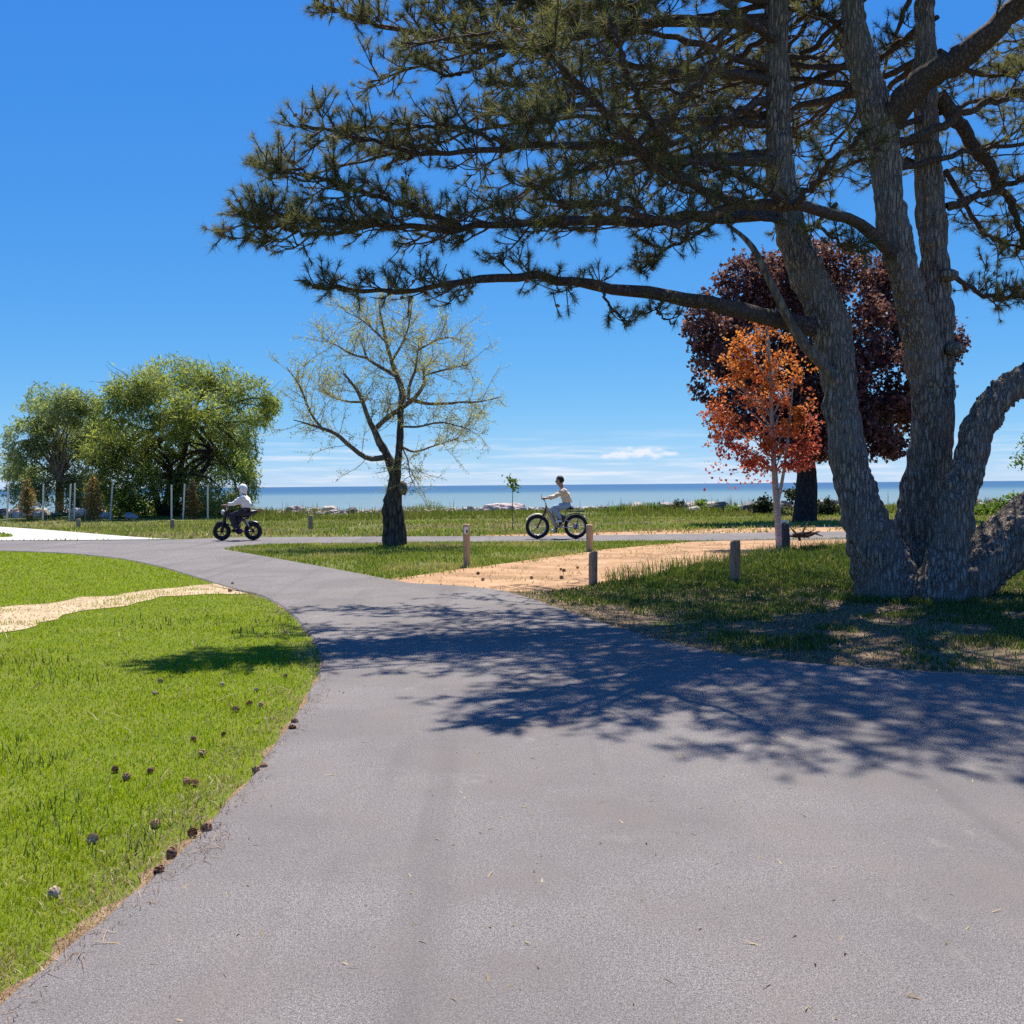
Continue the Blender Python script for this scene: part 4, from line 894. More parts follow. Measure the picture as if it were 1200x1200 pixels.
V, F = lobes_leaves(rr_, rl, 105, .085, .075, .35, .3, (3.4, .50), 5, 3); tag(child('crown', V, F, M['red'], rt), None, kind='stuff')
# stray leaves low at the left of the crown
lp = np.array([P(rr_.uniform(825, 905), rr_.uniform(540, 575), RD + rr_.uniform(-.5, .5)) for _ in range(60)])
V, F = leaf_quads(lp, rand_dirs(rr_, 60), rand_dirs(rr_, 60), .09, .075); child('low_leaves', V, F, M['red'], rt)['kind'] = 'stuff'

def small_tree(name, label, bx, by, d, top, lobes_px, leaf_mat, tw, L, W, per, seed, bm='grey_bark', clump=None, cat='tree', sprays=2):
    r = np.random.default_rng(seed); b = P(bx, by, d); b[2] = ground_z(b[0], b[1]); root = empty(name, b); tag(root, label, cat)
    t = P(top[0], top[1], d); V, F = limbs([(np.array([b - [0, 0, .05], b * .5 + t * .5 + r.normal(0, .01, 3), t]), [tw, tw * .7, tw * .3])], 6, 8); child('trunk', V, F, M[bm], root, True)
    lobes = px_lobes(lobes_px, d, .9)
    bps = branch_paths(r, catmull(np.array([b, t]), 6)[2:], [np.asarray(l[0]) + r.normal(0, .5, 3) * np.asarray(l[1]) for l in lobes * 3], tw * .5, .004)
    V, F = limbs(bps, 4, 6); tag(child('limbs', V, F, M[bm], root, True), None, kind='stuff')
    V, F = lobes_leaves(r, lobes, per, L, W, .2, .3, clump, seed, sprays); tag(child('crown', V, F, leaf_mat, root), None, kind='stuff')
    return root
small_tree('sapling', 'tiny green topped sapling on a thin stem before the lake', 601, 622, 35, (601, 562), [(601, 566, 7, 7), (597, 563, 5, 4), (605, 570, 4, 5)], M['shrub'], .02, .14, .10, 60, 41)
# three browning cedars among the stakes
for k, (x, yb, yt, w, lab) in enumerate(((32, 608, 562, 11, 'browning cedar bush nearest the left border of the photo'), (109, 610, 558, 12, 'tallest browning cedar bush, between two close pale stakes and a leaning one'), (226, 609, 565, 12, 'browning cedar bush beside the willow trunk and motorbike rider'))):
    d = 49.5 if k != 1 else 48; h = yb - yt
    lob = [(x, yb - h * .2, w * .85, h * .2), (x, yb - h * .38, w, h * .22), (x + 1, yb - h * .58, w * .75, h * .2), (x, yb - h * .78, w * .45, h * .18), (x, yb - h * .93, w * .22, h * .1)]
    o = small_tree('cedar_bush', lab, x, yb + 2, d, (x, yt), lob, M['cedar'], .05, .15, .06, 85, 50 + k, cat='bush', sprays=3); o['group'] = 'browning cedars by the lake'

# shrubs near the water
for k, (x, yb, d, w, h, mt_, lab) in enumerate((
    (152, 605, 52, 30, 34, 'shrub', 'rounded green shrub under the willow between stakes'),
    (820, 607, 53, 9, 22, 'shrub', 'small upright green bush on the bank with pale stones'),
    (862, 608, 52, 14, 17, 'shrub', 'low half bright bush on the dark stones'),
    (893, 606, 50, 12, 24, 'shrub_dark', 'dark spindly bush left of the maple trunk'),
    (928, 607, 47, 18, 34, 'shrub_dark', 'dark dense bush between the maple and purple tree trunks'),
    (968, 608, 48, 14, 24, 'shrub_dark', 'dark thin bush right of the purple tree trunk'),
    (1150, 612, 46, 34, 22, 'bright_shrub', 'sunlit yellow green shrub framed by the lower pine stems'),
    (1185, 610, 44, 22, 30, 'bright_shrub', 'sunlit shrub against the right border behind the pine'),
    (765, 607, 54, 22, 14, 'shrub', 'low wide green bush left of the pale stones'), (725, 606, 54, 16, 11, 'shrub', 'small low bush on the bank right of the cyclist'), (795, 604, 55, 12, 17, 'shrub_dark', 'dark scrubby bush on the bank left of the white boulder'), (842, 606, 53, 10, 13, 'shrub_dark', 'tiny dark bush between the upright bush and the low one'))):
    lob = [(x, yb - h * .45, w, h * .5), (x - w * .5, yb - h * .35, w * .6, h * .38), (x + w * .5, yb - h * .4, w * .6, h * .42), (x + w * .1, yb - h * .75, w * .5, h * .3)]
    small_tree('shrub', lab, x, yb, d, (x, yb - h * .6), lob, M[mt_], .03, .20, .12, 42, 60 + k, 'dark_bark', (1.6, .4), 'shrub', 3)
# leafy branch end at the right border
small_tree('slender_tree', 'sparse young tree poking in at the right border', 1222, 612, 38, (1215, 500), [(1196, 540, 14, 10), (1212, 520, 20, 16), (1225, 500, 20, 20)], M['shrub'], .05, .14, .09, 40, 75)

# ------------------------------------------------------------------ stakes and posts
def stake(x, yb, yt, d, lab, lean=0):
    b = P(x, yb, d); b[2] = ground_z(b[0], b[1]) - .02; t = P(x + lean, yt, d); ax = nrm(t - b); L = np.linalg.norm(t - b)
    w = .035; u = np.array([1, 0, 0.]); v = np.array([0, 1., 0])
    V = [b + su * u * w + sv * v * w * .6 for su, sv in ((-1, -1), (1, -1), (1, 1), (-1, 1))]; V += [q + ax * (L - .03) for q in V]; V += [t + su * u * w * .6 + sv * v * w * .3 for su, sv in ((-1, -1), (1, -1), (1, 1), (-1, 1))]
    V = np.array(V) - b; F = [[3, 2, 1, 0], [8, 9, 10, 11]] + [[i + k, (i + 1) % 4 + k, (i + 1) % 4 + 4 + k, i + 4 + k] for k in (0, 4) for i in range(4)]
    me = mesh('stake', V, np.array(F)); o = link('stake', me, M['stake']); o.location = b; tag(o, lab, 'stake', 'pale stakes by the lake')
for a in ((8, 607, 567, 49, 'pale wooden stake farthest left, left of the first cedar bush', 2), (50, 606, 567, 49.5, 'pale stake just right of the first cedar bush', 1), (81, 609, 567, 48.5, 'left one of two close pale stakes', 2),
          (87, 607, 566, 49, 'right one of two close pale stakes', 1), (129, 607, 567, 49, 'leaning pale stake right of the tallest cedar bush', 3), (201, 609, 568, 48.5, 'pale stake standing before the willow trunk', 0),
          (214.5, 608, 567, 49, 'pale stake touching the cedar bush by the willow', 2), (243.5, 608, 568, 49.5, 'thin stake right of the last cedar bush, above the motorbike', 0)):
    stake(*a)
def post(x, yb, yt, wpx, lab, mt_, slant=.02, d=None, notch=False):
    b = G(x, yb, .006) if d is None else P(x, yb, d); d = b[1]; h = (yb - yt) / ppm(d); rad = wpx / 2 / ppm(d)
    n = 14; a = np.linspace(0, 2 * np.pi, n, endpoint=False); zs = [-.06, h * .3, h * .65, h - .03, h]
    V = []; r = np.random.default_rng(int(x))
    for i, z in enumerate(zs):
        q = rad * (1 if i < 4 else .86) * (1 + .03 * r.normal(size=n)); V.append(np.c_[np.cos(a) * q + slant * .6 * z, np.sin(a) * q, np.full(n, z) + (slant * np.cos(a + .5) * 1.4 if i >= 3 else 0)])
    V = np.concatenate(V); idx = np.arange(n * 5).reshape(5, n); A, B_ = idx[:-1], idx[1:]
    q = np.stack([A, np.roll(A, -1, 1), np.roll(B_, -1, 1), B_], -1).reshape(-1, 4)
    root = empty('wooden_post', (b[0], b[1], b[2])); tag(root, lab, 'post', 'wooden posts along the sand and path')
    link('shaft', mesh('shaft', V, [q, idx[-1][None, :]], True), M[mt_], root)
    if notch:      # pale number plate with a dark mark near the top
        m_ = MB().box((slant * h * .5, -rad * 1.02, h - .12), (rad * .62, .006, .065)); m_.build('plate', M['white_cloth'], root)
        m_ = MB().box((slant * h * .5 + rad * .2, -rad * 1.02 - .008, h - .14), (rad * .22, .003, .03)); m_.build('plate_mark', M['black'], root)
post(547, 664, 614, 8, 'tall tan wooden post with a small pale plate, beside the grass wedge', 'post', 0, notch=True)
post(691, 646, 614.5, 8, 'sunlit tan post right behind the dark post in the sand', 'post', .0)
post(695, 685, 646, 10.5, 'dark shaded wooden post with a slanted top at the edge of the sand', 'post_grey', .016)
post(861.5, 681, 633, 12, 'grey wooden post standing in tall grass left of the pine', 'post_grey', .010)
post(92, 619, 608, 5, 'short weathered post in the verge left of centre stakes', 'post_grey', .01)
post(202, 621, 609, 5, 'short weathered post in the verge below the willow', 'post_grey', .01)
post(364, 621, 604, 5.5, 'weathered post in the verge left of the half bare tree', 'post_grey', .01)
# tree stake and strap by the red maple
sb = G(921, 645, .006); ro = empty('tree_stake', sb); tag(ro, 'short dark post with a pale strap beside the red maple trunk', 'post')
MB().tube([(0, 0, -.05), (.0, 0, .3), (-.02, 0, .62)], [.1, .1, .085], 10).build('shaft', M['post_dark'], ro, True)
MB().tube([(-.13, -.04, .66), (-.06, -.09, .7), (.04, -.08, .64)], [.03, .03, .025], 6).build('strap', M['white_cloth'], ro, True)
# fallen dead branch beside it
fb = G(940, 634); m_ = MB(); fr = np.random.default_rng(3)
for k in range(9):
    d = nrm(np.array([fr.uniform(-1, 1), fr.uniform(-.4, .4), fr.uniform(-.1, .7)])); p0 = np.array([fr.uniform(-.2, .2), 0, .12]); m_.tube([p0, p0 + d * .2 + fr.normal(0, .03, 3), p0 + d * fr.uniform(.3, .5)], [.04, .025, .008], 6)
m_.tube([(-.25, 0, .16), (.0, 0, .2), (.3, 0, .22), (.6, .1, .12)], [.05, .05, .03, .012], 7)
m_.tube([(-.1, 0, .2), (-.08, .0, .08), (-.05, 0, -.02)], [.05, .04, .03], 7)
tag(m_.build('fallen_branch', M['dark_bark'], None, True), 'dark broken branch lying in grass right of the maple', 'branch').location = fb

# ------------------------------------------------------------------ rocks along the shore
rk = np.random.default_rng(14)
def rock_mesh(seed):
    v, f = ellipsoid(11, 8); n = vnoise(v, 1.4, seed) * .6 + vnoise(v, 3.1, seed + 4) * .3
    q = v * (.62 + n[:, None] * .75); q = np.where(np.abs(q) > .78, np.sign(q) * (.78 + (np.abs(q) - .78) * .25), q); q[:, 2] *= .72
    return mesh('boulder', q, f, False)
rms = []
for s in range(6):
    for mt_ in ('rock', 'rock_pink', 'rock_dark'):
        me = rock_mesh(100 + s); me.materials.append(M[mt_]); rms.append((me, mt_))
def boulder(x, y, s, me, lab, zoff=0):
    o = bpy.data.objects.new('boulder', me); COL.objects.link(o); o.location = (x, y, float(ground_z(np.array(x), np.array(y))) + s * .3 + zoff)
    o.scale = (s * rk.uniform(.85, 1.4), s * rk.uniform(.8, 1.1), s * rk.uniform(.7, 1)); o.rotation_euler = (rk.uniform(-.3, .3), rk.uniform(-.3, .3), rk.uniform(0, 6.3))
    tag(o, lab, 'boulder', 'boulders of the rocky shoreline'); return o
light = [m for m in rms if m[1] == 'rock']; dark_ = [m for m in rms if m[1] == 'rock_dark']
for x, y, d, s, lab in ((24, 603, 52, .42, 'pale boulder at the foot of the leftmost cedar bush'), (46, 603, 52.5, .38, 'pale boulder left of the second stake'), (95, 604, 51.5, .62, 'large white boulder left of the tallest cedar bush'),
                     (124, 605, 51, .4, 'pale boulder right of the tallest cedar bush'), (154, 604, 51, .34, 'wide pale boulder under the willow shrub'), (812, 606, 52, .42, 'white boulder left of the small upright bush'),
                     (800, 596, 56, .6, 'large grey stone on the shore left of the upright bush'), (845, 604, 53, .5, 'dark stone right of the small upright bush'), (880, 606, 51.5, .6, 'dark stone below the low bush')):
    q = P(x, y, d); me = (dark_ if 'dark' in lab else light)[rk.integers(6)][0]; o = boulder(q[0], q[1], s, me, lab)
for k in range(120):
    x = rk.uniform(-31, 31); y = SHORE + 1.2 * math.sin(x * .13) + .8 * math.sin(x * .31 + 1) + rk.uniform(-1.6, 1.2); s = rk.uniform(.22, .6)
    dk = x > 11 and rk.random() < .6
    me, mt_ = rms[rk.integers(len(rms))] if not dk else dark_[rk.integers(6)]
    if not dk and mt_ == 'rock_dark' and rk.random() < .7: me, mt_ = light[rk.integers(6)]
    zone = 'left of the motorbike' if x < -14 else 'behind the half bare tree' if x < -4 else 'behind the cyclist' if x < 4 else 'beyond the sand strip' if x < 13 else 'behind the pine and maples'
    boulder(x, y, s, me, {'rock': 'pale', 'rock_pink': 'pinkish', 'rock_dark': 'dark grey'}[mt_] + ' shore boulder in the rock bank ' + zone)

mbs = MB(); v0, f0 = ellipsoid(6, 4)
for k in range(1500):
    x = rk.uniform(-32, 32); y = SHORE + 1.2 * math.sin(x * .13) + .8 * math.sin(x * .31 + 1) + rk.uniform(-2.0, 1.4); q = rk.uniform(.05, .2)
    mbs.add(v0 * (q * (.6 + .8 * rk.random((len(v0), 1)))) * np.array([1.3, 1, .8]) + [x, y, float(ground_z(np.array(x), np.array(y))) + q * .4], f0)
tag(mbs.build('shore_stones', M['rock_pink']), 'small pale stones filling the rock bank along the lake', 'stones', kind='stuff')
# ------------------------------------------------------------------ fallen cones
def cone_mesh(name, open_=1.0, seed=0, L=.075, Wd=.032):
    m_ = MB(); r = np.random.default_rng(seed); v, f = ellipsoid(8, 6); m_.add(v * np.array([Wd * .5, Wd * .5, L * .46]) + [0, 0, L * .5], f)
    k = 0
    for i in range(11):
        t = (i + .5) / 11; rad = Wd * math.sin(math.pi * (.12 + .8 * t)) ** .7; z = L * (.06 + .86 * t); n = 8 if i < 8 else 6
        for j in range(n):
            a = 2 * math.pi * (j / n) + i * 2.4 + r.uniform(-.1, .1); c, s = math.cos(a), math.sin(a); up = .25 + .5 * t; w = Wd * .30; o = rad * (1.05 * open_)
            d = np.array([c, s, up]); d /= np.linalg.norm(d); tng = np.array([-s, c, 0]); b = np.array([c * rad * .35, s * rad * .35, z]); e = b + d * o
            V = np.array([b - tng * w * .5, b + tng * w * .5, e + tng * w, e - tng * w, e + d * .004 + np.array([0, 0, .006])]); m_.add(V, [np.array([[0, 1, 2, 3]]), np.array([[3, 2, 4]])])
    V, F = m_.get(); V = V - [0, 0, L * .5]; return mesh(name, V, F)
cms = {k: [] for k in ('cone', 'cone_grey', 'cone_tan')}
for k in cms:
    for s in range(2): me = cone_mesh('pine_cone', 1.0 + .25 * s, s); me.materials.append(M[k]); cms[k].append(me)
ck = np.random.default_rng(17)
def cone(x, y, mt_, lab, s=1.0, z=.022):
    o = bpy.data.objects.new('pine_cone', cms[mt_][ck.integers(2)]); COL.objects.link(o); o.location = G(x, y, z); o.scale = (s * .52 * ck.uniform(.85, 1.15),) * 3
    o.rotation_euler = (R_(90) + ck.uniform(-.5, .5), ck.uniform(-.3, .3), ck.uniform(0, 6.3)); tag(o, lab, 'pine cone', 'fallen pine cones')
edge_c = [(185, 1021), (203, 999), (226, 975), (243, 972), (300, 903), (308, 898), (343, 853), (346, 846)]
names = ['first', 'second', 'third', 'fourth', 'fifth', 'sixth', 'seventh', 'eighth']
for (x, y), w in zip(edge_c, names): cone(x, y, 'cone',  f'{w} brown pine cone from the bottom along the path edge', 1.1, .03)
for x, y, mt_, lab, s in ((65, 1046, 'cone_grey', 'big grey weathered cone, lowest one in the lawn', 1.15), (109, 983, 'cone_grey', 'pale grey cone sunk in lawn above the lowest one', 1.0), (182, 966, 'cone_tan', 'round tan cone end in the lawn', .95),
    (218, 916, 'cone_tan', 'left cone of a tan touching pair in the lawn', .95), (228, 918, 'cone_tan', 'right cone of a tan touching pair in the lawn', .95), (134, 902, 'cone', 'leftmost cone of the dark trio in the lawn', .95), (148, 911, 'cone', 'lower middle cone of the dark trio in the lawn', .95),
    (177, 903, 'cone', 'right cone of the dark trio in the lawn', .95), (236, 883, 'cone_grey', 'grey cone in mid lawn above the tan pair', 1.0), (226, 866, 'cone', 'dark cone just above the grey mid lawn cone', .9), (262, 860, 'cone', 'small dark cone halfway between mid lawn and path edge', .8),
    (181, 812, 'cone_grey', 'farthest left grey cone in the upper lawn', 1.0), (188, 798, 'cone', 'farthest dark cone in the upper left lawn', .9), (260, 802, 'cone_grey', 'grey cone left of the pair in upper lawn', .9), (276, 832, 'cone', 'lowest cone of the upper lawn cluster', .95),
    (292, 824, 'cone', 'left cone of the upper lawn pair', .95), (307, 826, 'cone', 'right cone of the upper lawn pair', .95), (300, 809, 'cone_grey', 'cone above the upper lawn pair', .9), (334, 792, 'cone', 'cone nearest the tree shadow in the lawn', .9)):
    cone(x, y, mt_, lab, s)
for x, y, lab in ((269, 692, 'dark cone at the end of the straw strip'), (272, 684, 'dark cone at the corner of the far lawn'), (657, 667, 'left of two dark cones on the sand'), (661, 668.5, 'right of two dark cones on the sand'), (658, 677, 'dark cone on the sand below the two others'), (677, 665, 'dark cone on the sand closest to the dark post'),
                  (560, 672, 'dark cone on the sand right of the plated post'), (566, 679, 'dark cone on sand at the shade edge'), (623, 677, 'dark cone in the middle of the sand edge')):
    cone(x, y, 'cone', lab, 1.25, .03)

# ------------------------------------------------------------------ bikes and riders (local x forward, z up)
def wheel(root, u, R, tr_, spokes, squash=1.0, name='wheel'):
    w = MB().torus((0, 0, 0), R - tr_, tr_, 36, 10, squash).build(name, M['rubber'], root, True); w.location = (u, 0, R)
    MB().torus((0, 0, 0), R - tr_ * 2.0, tr_ * .35, 36, 6, 1.6).build('rim', M['metal'] if spokes > 8 else M['black'], w, True)
    h = MB(); h.tube([(0, -.06, 0), (0, .06, 0)], .035, 10); h.build('hub', M['black'], w, True)
    s = MB()
    for i in range(spokes):
        a = 2 * math.pi * i / spokes; s.tube([(.03 * math.cos(a), .03 * (-1) ** i, .03 * math.sin(a)), ((R - tr_ * 2) * math.cos(a), 0, (R - tr_ * 2) * math.sin(a))], .0035 if spokes > 8 else .014, 4)
    s.build('spokes', M['metal'] if spokes > 8 else M['black'], w)
    return w
def arc_fender(root, u, R, a0, a1, mt_, wd=.055, off=.03):
    a = np.linspace(R_(a0), R_(a1), 14); V = []; 
    for t in a:
        for dy, dr in ((-wd, -.015), (-wd * .5, .008), (0, .015), (wd * .5, .008), (wd, -.015)): V.append([(R + off + dr) * math.cos(t) + u, dy, (R + off + dr) * math.sin(t) + R])
        for dy, dr in ((wd, -.025), (0, .003), (-wd, -.025)): V.append([(R + off + dr) * math.cos(t) + u, dy, (R + off + dr) * math.sin(t) + R])
    i = np.arange(14 * 8).reshape(14, 8); q = np.stack([i[:-1], np.roll(i[:-1], -1, 1), np.roll(i[1:], -1, 1), i[1:]], -1).reshape(-1, 4)
    return link('fender', mesh('fender', np.array(V), [q, i[0][None], i[-1][None]], True), M[mt_], root)
def line(a, b): return [a, tuple((np.array(a) + np.array(b)) / 2), b]

# fat tyre bicycle
q = G(652.5, 631.3, .028)
bk = empty('bicycle', q, math.pi); tag(bk, 'fat tyre electric bicycle with beige fenders riding along the path', 'bicycle')
wheel(bk, .56, .35, .05, 18); wheel(bk, -.56, .35, .05, 18)
f = MB(); f.tube([(.30, 0, .92), (.15, 0, .62), (-.02, 0, .36)], [.035, .045, .045], 8); f.tube([(-.02, 0, .36), (-.2, 0, .40), (-.12, 0, .34)], .03, 8)
f.tube([(.27, 0, .84), (.0, 0, .62), (-.22, 0, .52)], [.03, .028, .025], 8); f.tube([(-.05, 0, .34), (-.2, 0, .6), (-.32, 0, .84)], [.025, .022, .018], 8)
for s in (-1, 1): f.tube([(-.05, .05 * s, .33), (-.3, .085 * s, .33), (-.56, .085 * s, .35)], .016, 6); f.tube([(-.22, .05 * s, .58), (-.4, .085 * s, .47), (-.56, .085 * s, .35)], .014, 6)
f.build('frame', M['beige'], bk, True)
f = MB()
for s in (-1, 1): f.tube([(.34, .075 * s, .78), (.45, .08 * s, .56), (.56, .085 * s, .35)], [.022, .02, .018], 8)
f.tube([(.30, 0, .96), (.335, 0, .80), (.335, 0, .76)], .026, 8); f.box((.335, 0, .78), (.03, .09, .02)); f.build('fork', M['black'], bk, True)
f = MB(); f.tube([(.30, 0, .95), (.32, 0, 1.06)], .018, 8); f.tube([(.36, -.33, 1.16), (.38, -.2, 1.15), (.33, 0, 1.08), (.38, .2, 1.15), (.36, .33, 1.16)], .013, 8); f.build('handlebar', M['black'], bk, True)
for s in (-1, 1): MB().tube([(.38, .22 * s, 1.155), (.36, .34 * s, 1.165)], .019, 8).build('grip', M['rubber'], bk, True)
MB().tube([(.40, .14, 1.15), (.45, .14, 1.24), (.44, .13, 1.30)], .007, 5).build('brake_lever', M['black'], bk)
MB().ell((-.36, 0, .885), (.16, .09, .045)).build('saddle', M['black'], bk, True)
MB().box((-.12, 0, .56), (.09, .045, .14), Matrix.Rotation(R_(-28), 3, 'Y')).build('battery', M['black'], bk)
MB().tube([(-.56, -.06, .35), (-.56, .06, .35)], .085, 14).build('hub_motor', M['metal'], bk, True)
f = MB(); f.torus((-.04, -.075, .33), .085, .008, 20, 5); f.tube([(-.04, -.09, .33), (.02, -.1, .2)], .012, 6); f.tube([(-.04, .09, .33), (-.1, .1, .46)], .012, 6); f.build('crankset', M['black'], bk, True)
for p in ((.03, -.15, .19), (-.1, .15, .47)): MB().box(p, (.045, .045, .012)).build('pedal', M['black'], bk)
arc_fender(bk, .56, .35, 35, 150, 'beige', .06, .035); arc_fender(bk, -.56, .35, 20, 150, 'beige', .06, .035)
f = MB(); 
for s in (-1, 1): f.tube([(-.30, .07 * s, .80), (-.55, .08 * s, .80), (-.82, .08 * s, .78)], .01, 5); f.tube([(-.58, .08 * s, .36), (-.66, .08 * s, .79)], .008, 5)
f.box((-.58, 0, .805), (.22, .07, .008)); f.build('rear_rack', M['black'], bk)
MB().box((-.86, 0, .70), (.015, .03, .03)).build('tail_light', M['red_light'], bk)
MB().ell((.40, 0, .90), (.05, .04, .045), 10, 6).build('headlight', M['lens'], bk, True)

def folds(o, amp=.035):
    me = o.data; n = len(me.vertices); V = np.empty(n * 3, np.float32); me.vertices.foreach_get('co', V); V = V.reshape(-1, 3)
    N = np.empty(n * 3, np.float32); me.vertices.foreach_get('normal', N); N = N.reshape(-1, 3)
    f = np.abs(vnoise(V.astype(float) * np.array([1, .6, 1.6]), 11, 3) - .5) * 2
    me.vertices.foreach_set('co', (V + N * ((f - .35) * amp)[:, None]).astype(np.float32).ravel()); me.update(); return o
def person(root_name, label, loc, Jt, mats, hood=False):
    """Jt: dict of joint positions (local). Body is one continuous skin mesh; clothing and hair are its children"""
    ro = empty(root_name, loc, math.pi); tag(ro, label, 'person')
    J = {k: np.array(v, float) for k, v in Jt.items()}
    names = ['pelvis', 'belly', 'chest', 'neck', 'head0', 'head1']; js = [J['pelvis'], J['pelvis'] * .5 + J['chest'] * .5 + [-.03, 0, 0], J['chest'], J['neck'], J['head'] + [-.01, 0, -.07], J['head'] + [0, 0, .06]]
    rd = [.09, .085, .10, .068, .088, .09]; ed = [(0, 1), (1, 2), (2, 3), (3, 4), (4, 5)]
    def chain(frm, pts, rads):
        k = frm
        for p, r in zip(pts, rads): js.append(np.array(p, float)); rd.append(r); ed.append((k, len(js) - 1)); k = len(js) - 1
        return k
    for s, sd_ in ((-1, 'R'), (1, 'L')):
        sh_ = J['chest'] + [0, .17 * s, .05]; el_ = J['elbow' + sd_]; ha = J['hand' + sd_]; wr = ha + nrm(el_ - ha) * .07
        k = chain(2, [sh_, el_, wr, ha], [.058, .044, .03, .034])
        fw = nrm(ha - wr)
        for i, yy in enumerate((-.032, -.011, .011, .032)):      # four fingers curled over the grip, thumb below
            b0 = ha + fw * .03 + [0, yy, .01]; chain(k, [b0 + fw * .03 + [0, 0, .012], b0 + fw * .058 + [0, 0, -.006], b0 + fw * .05 + [0, 0, -.034]], [.0095, .009, .0085])
        chain(k, [ha + [0, -.03 * s, -.02], ha + fw * .03 + [0, -.035 * s, -.04]], [.011, .009])
        hp = J['pelvis'] + [.02, .09 * s, -.03]; kn = J['knee' + sd_]; an = J['ankle' + sd_]
        chain(0, [hp, kn, an, an + [.06, 0, -.06], an + [.15, 0, -.075]], [.088, .058, .042, .036, .028])
    body = skin_mesh('body', js, ed, rd, 1); b = link('body', body, M['skin'], ro)
    hc = J['head']
    v, f_ = ellipsoid(16, 12); hv = v * np.array([.108, .085, .128]); hv[:, 0] += np.where(hv[:, 2] < -.04, .01, 0)
    link('face', mesh('face', hv + hc, f_, True), M['skin'], b)
    m_ = MB(); m_.ell(hc + [.112, 0, -.012], (.018, .013, .024), 8, 6)
    for s in (-1, 1): m_.ell(hc + [-.008, .078 * s, -.005], (.02, .012, .03), 8, 6)
    m_.build('nose_and_ears', M['skin'], b, True)
    m_ = MB()
    for s in (-1, 1): m_.ell(hc + [.096, .031 * s, .012], (.01, .012, .008), 8, 5)
    m_.ell(hc + [.098, 0, -.055], (.010, .026, .008), 8, 5); m_.build('eyes_and_mouth', M['hair'], b, True)
    # clothing
    js, rd, ed = [J['pelvis'] + [-.01, 0, -.02], js[1], J['chest'], J['neck'] - [0, 0, .02]], [.165, .165, .17, .085], [(0, 1), (1, 2), (2, 3)]
    for s, sd_ in ((-1, 'R'), (1, 'L')):
        ha = J['hand' + sd_]; el_ = J['elbow' + sd_]; chain(2, [J['chest'] + [0, .18 * s, .05], el_, ha + nrm(el_ - ha) * .075], [.082, .066, .05])
    folds(link('top', skin_mesh('top', js, ed, rd, 3), mats['top'], b))
    if 'under' in mats:
        js, rd, ed = [J['pelvis'] + [.05, 0, -.01], J['pelvis'] + [.04, 0, .12]], [.14, .125], [(0, 1)]; link('undershirt', skin_mesh('undershirt', js, ed, rd, 2), mats['under'], b)
    js, rd, ed = [J['pelvis'] + [0, 0, .03], J['pelvis'] + [0, 0, -.06]], [.135, .142], [(0, 1)]
    for s, sd_ in ((-1, 'R'), (1, 'L')):
        kn, an = J['knee' + sd_], J['ankle' + sd_]; chain(1, [J['pelvis'] + [.05, .09 * s, -.04], kn, kn * .45 + an * .55, an], [.105, .082, .07, .058])
    folds(link('trousers', skin_mesh('trousers', js, ed, rd, 3), mats['trousers'], b))
    for sd_ in 'RL':
        an = J['ankle' + sd_]; js, rd, ed = [an + [-.04, 0, -.05], an + [.05, 0, -.06], an + [.16, 0, -.075]], [.05, .05, .04], [(0, 1), (1, 2)]; link('shoe', skin_mesh('shoe', js, ed, rd, 2), mats['shoes'], b)
    if hood:
        hv = v * np.array([.132, .118, .15]); hv[:, 0] = np.where(hv[:, 0] > .07, .07 + (hv[:, 0] - .07) * .2, hv[:, 0]); hv += hc + [-.022, 0, .012]
        hv2 = np.where((v[:, 2:3] < -.5), hv + [-.02, 0, -.03], hv); link('hood', mesh('hood', hv2, f_, True), mats['top'], b)
    else:
        hv = v * np.array([.122, .102, .132]); hv = hv + hc + [-.016, 0, .026]; hv[:, 2] = np.where((v[:, 0] > .1) & (v[:, 2] < .35), np.maximum(hv[:, 2], hc[2] + .06), np.maximum(hv[:, 2], hc[2] - .05)); hv += (np.stack([vnoise(v, 6, k) for k in range(3)], 1) - .5) * .012
        link('hair', mesh('hair', hv, f_, True), M['hair'], b)
    return ro
person('person', 'person in a cream jacket and pale jeans riding the fat tyre bicycle', q,
    dict(pelvis=(-.33, 0, 1.0), chest=(-.19, 0, 1.36), neck=(-.14, 0, 1.53), head=(-.09, 0, 1.68), elbowL=(.06, -.0 + .27, 1.22), elbowR=(.06, -.27, 1.22), handL=(.35, .28, 1.18), handR=(.35, -.28, 1.18),
         kneeL=(.10, .13, .93), kneeR=(.16, -.13, .80), ankleL=(-.12, .15, .57), ankleR=(.0, -.15, .30)),
    dict(top=M['cream_cloth'], under=M['black_cloth'], trousers=M['denim'], shoes=M['shoe']))

# small black electric motorbike
q = G(278.5, 633.2, .028)
mk_ = empty('motorbike', q, math.pi); tag(mk_, 'small black electric motorbike with fat tyres crossing the junction', 'motorbike')
wheel(mk_, .465, .27, .058, 6); wheel(mk_, -.465, .27, .058, 6)
f = MB(); f.tube([(.30, 0, .88), (.2, 0, .66), (.06, 0, .34), (-.08, 0, .26)], [.05, .055, .06, .05], 8); f.tube([(.27, 0, .80), (.02, 0, .70), (-.2, 0, .60), (-.36, 0, .70)], [.04, .04, .04, .03], 8)
for s in (-1, 1): f.tube([(-.06, .06 * s, .28), (-.26, .1 * s, .27), (-.465, .1 * s, .27)], .024, 6); f.tube([(-.16, .06 * s, .62), (-.3, .1 * s, .45), (-.465, .1 * s, .29)], .016, 6)
f.build('frame', M['plum'], mk_, True)
MB().box((.03, 0, .52), (.11, .07, .15), Matrix.Rotation(R_(-32), 3, 'Y')).build('battery', M['black'], mk_)
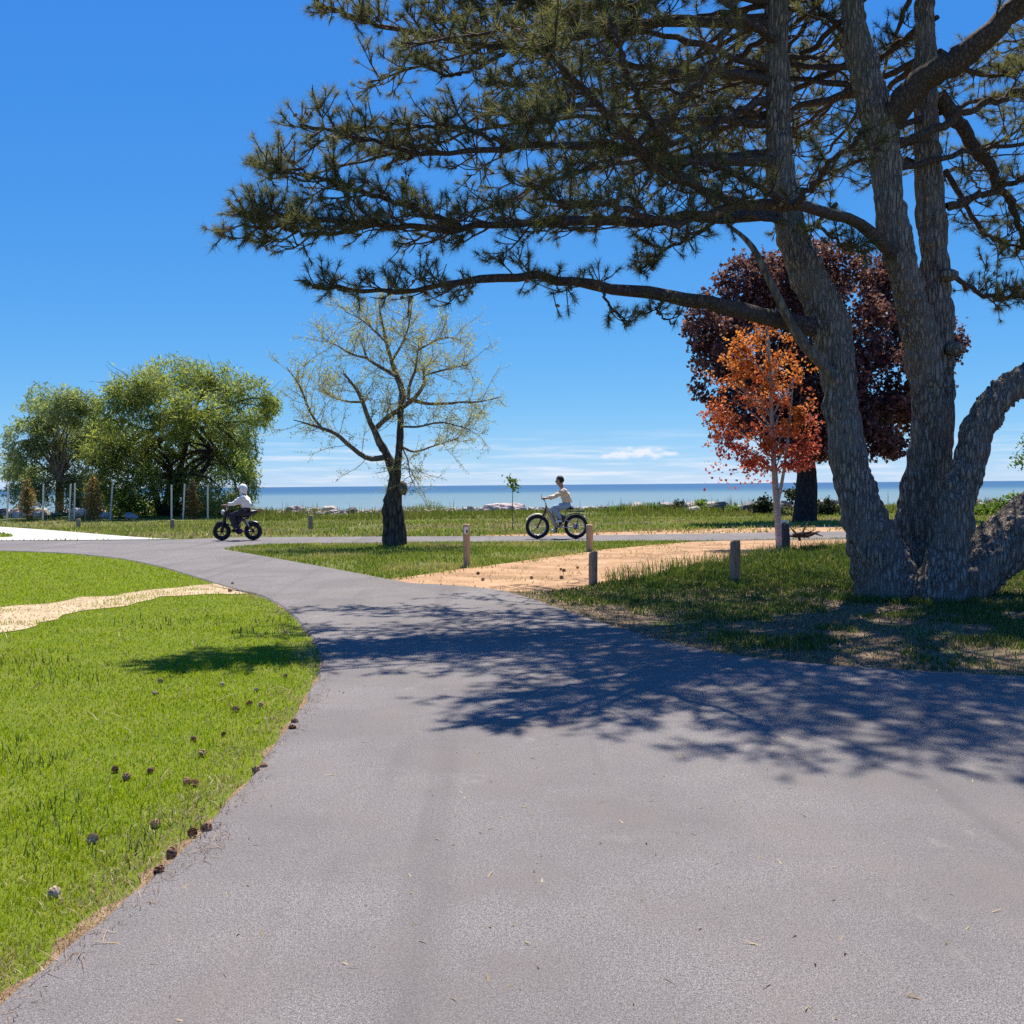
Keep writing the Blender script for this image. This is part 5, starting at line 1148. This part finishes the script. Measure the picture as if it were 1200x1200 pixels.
MB().tube([(-.05, -.08, .27), (-.05, .08, .27)], .085, 14).build('motor', M['plum'], mk_, True)
f = MB()
for s in (-1, 1): f.tube([(.32, .075 * s, .86), (.39, .085 * s, .56), (.465, .09 * s, .27)], [.028, .028, .024], 8)
f.box((.335, 0, .80), (.04, .1, .02)); f.box((.36, 0, .68), (.035, .1, .018)); f.build('fork', M['black'], mk_, True)
f = MB(); f.tube([(.31, 0, .84), (.325, 0, .98)], .022, 8); f.tube([(.30, -.34, 1.02), (.36, -.2, 1.03), (.33, 0, .99), (.36, .2, 1.03), (.30, .34, 1.02)], .014, 8); f.build('handlebar', M['black'], mk_, True)
for s in (-1, 1): MB().tube([(.35, .22 * s, 1.03), (.30, .35 * s, 1.02)], .02, 8).build('grip', M['rubber'], mk_, True)
MB().ell((.42, 0, .84), (.06, .075, .075), 12, 8).build('headlight', M['lens'], mk_, True)
f = MB(); f.tube([(.05, 0, .76), (-.18, 0, .77), (-.38, 0, .80), (-.62, 0, .87)], [.07, .1, .09, .03], 10); f.build('seat', M['black'], mk_, True)
MB().box((-.63, 0, .85), (.02, .04, .02)).build('tail_light', M['red_light'], mk_)
arc_fender(mk_, .465, .27, 50, 140, 'black', .07, .03); arc_fender(mk_, -.465, .27, 45, 130, 'black', .07, .03)
MB().tube([(-.25, .04, .62), (-.32, .06, .5), (-.36, .06, .40)], .03, 8).build('shock', M['metal'], mk_, True)
for s in (-1, 1): MB().tube([(-.02, .08 * s, .25), (-.0, .2 * s, .24)], .014, 6).build('foot_peg', M['black'], mk_)
person('person', 'person in a white hooded top sitting on the small black motorbike', q,
    dict(pelvis=(-.29, 0, .93), chest=(-.21, 0, 1.24), neck=(-.18, 0, 1.38), head=(-.16, 0, 1.52), elbowL=(.04, .26, 1.10), elbowR=(.04, -.26, 1.10), handL=(.30, .28, 1.045), handR=(.30, -.28, 1.045),
         kneeL=(.10, .15, .74), kneeR=(.10, -.15, .74), ankleL=(-.02, .16, .36), ankleR=(-.02, -.16, .36)),
    dict(top=M['white_cloth'], trousers=M['charcoal'], shoes=M['black_cloth']), hood=True)
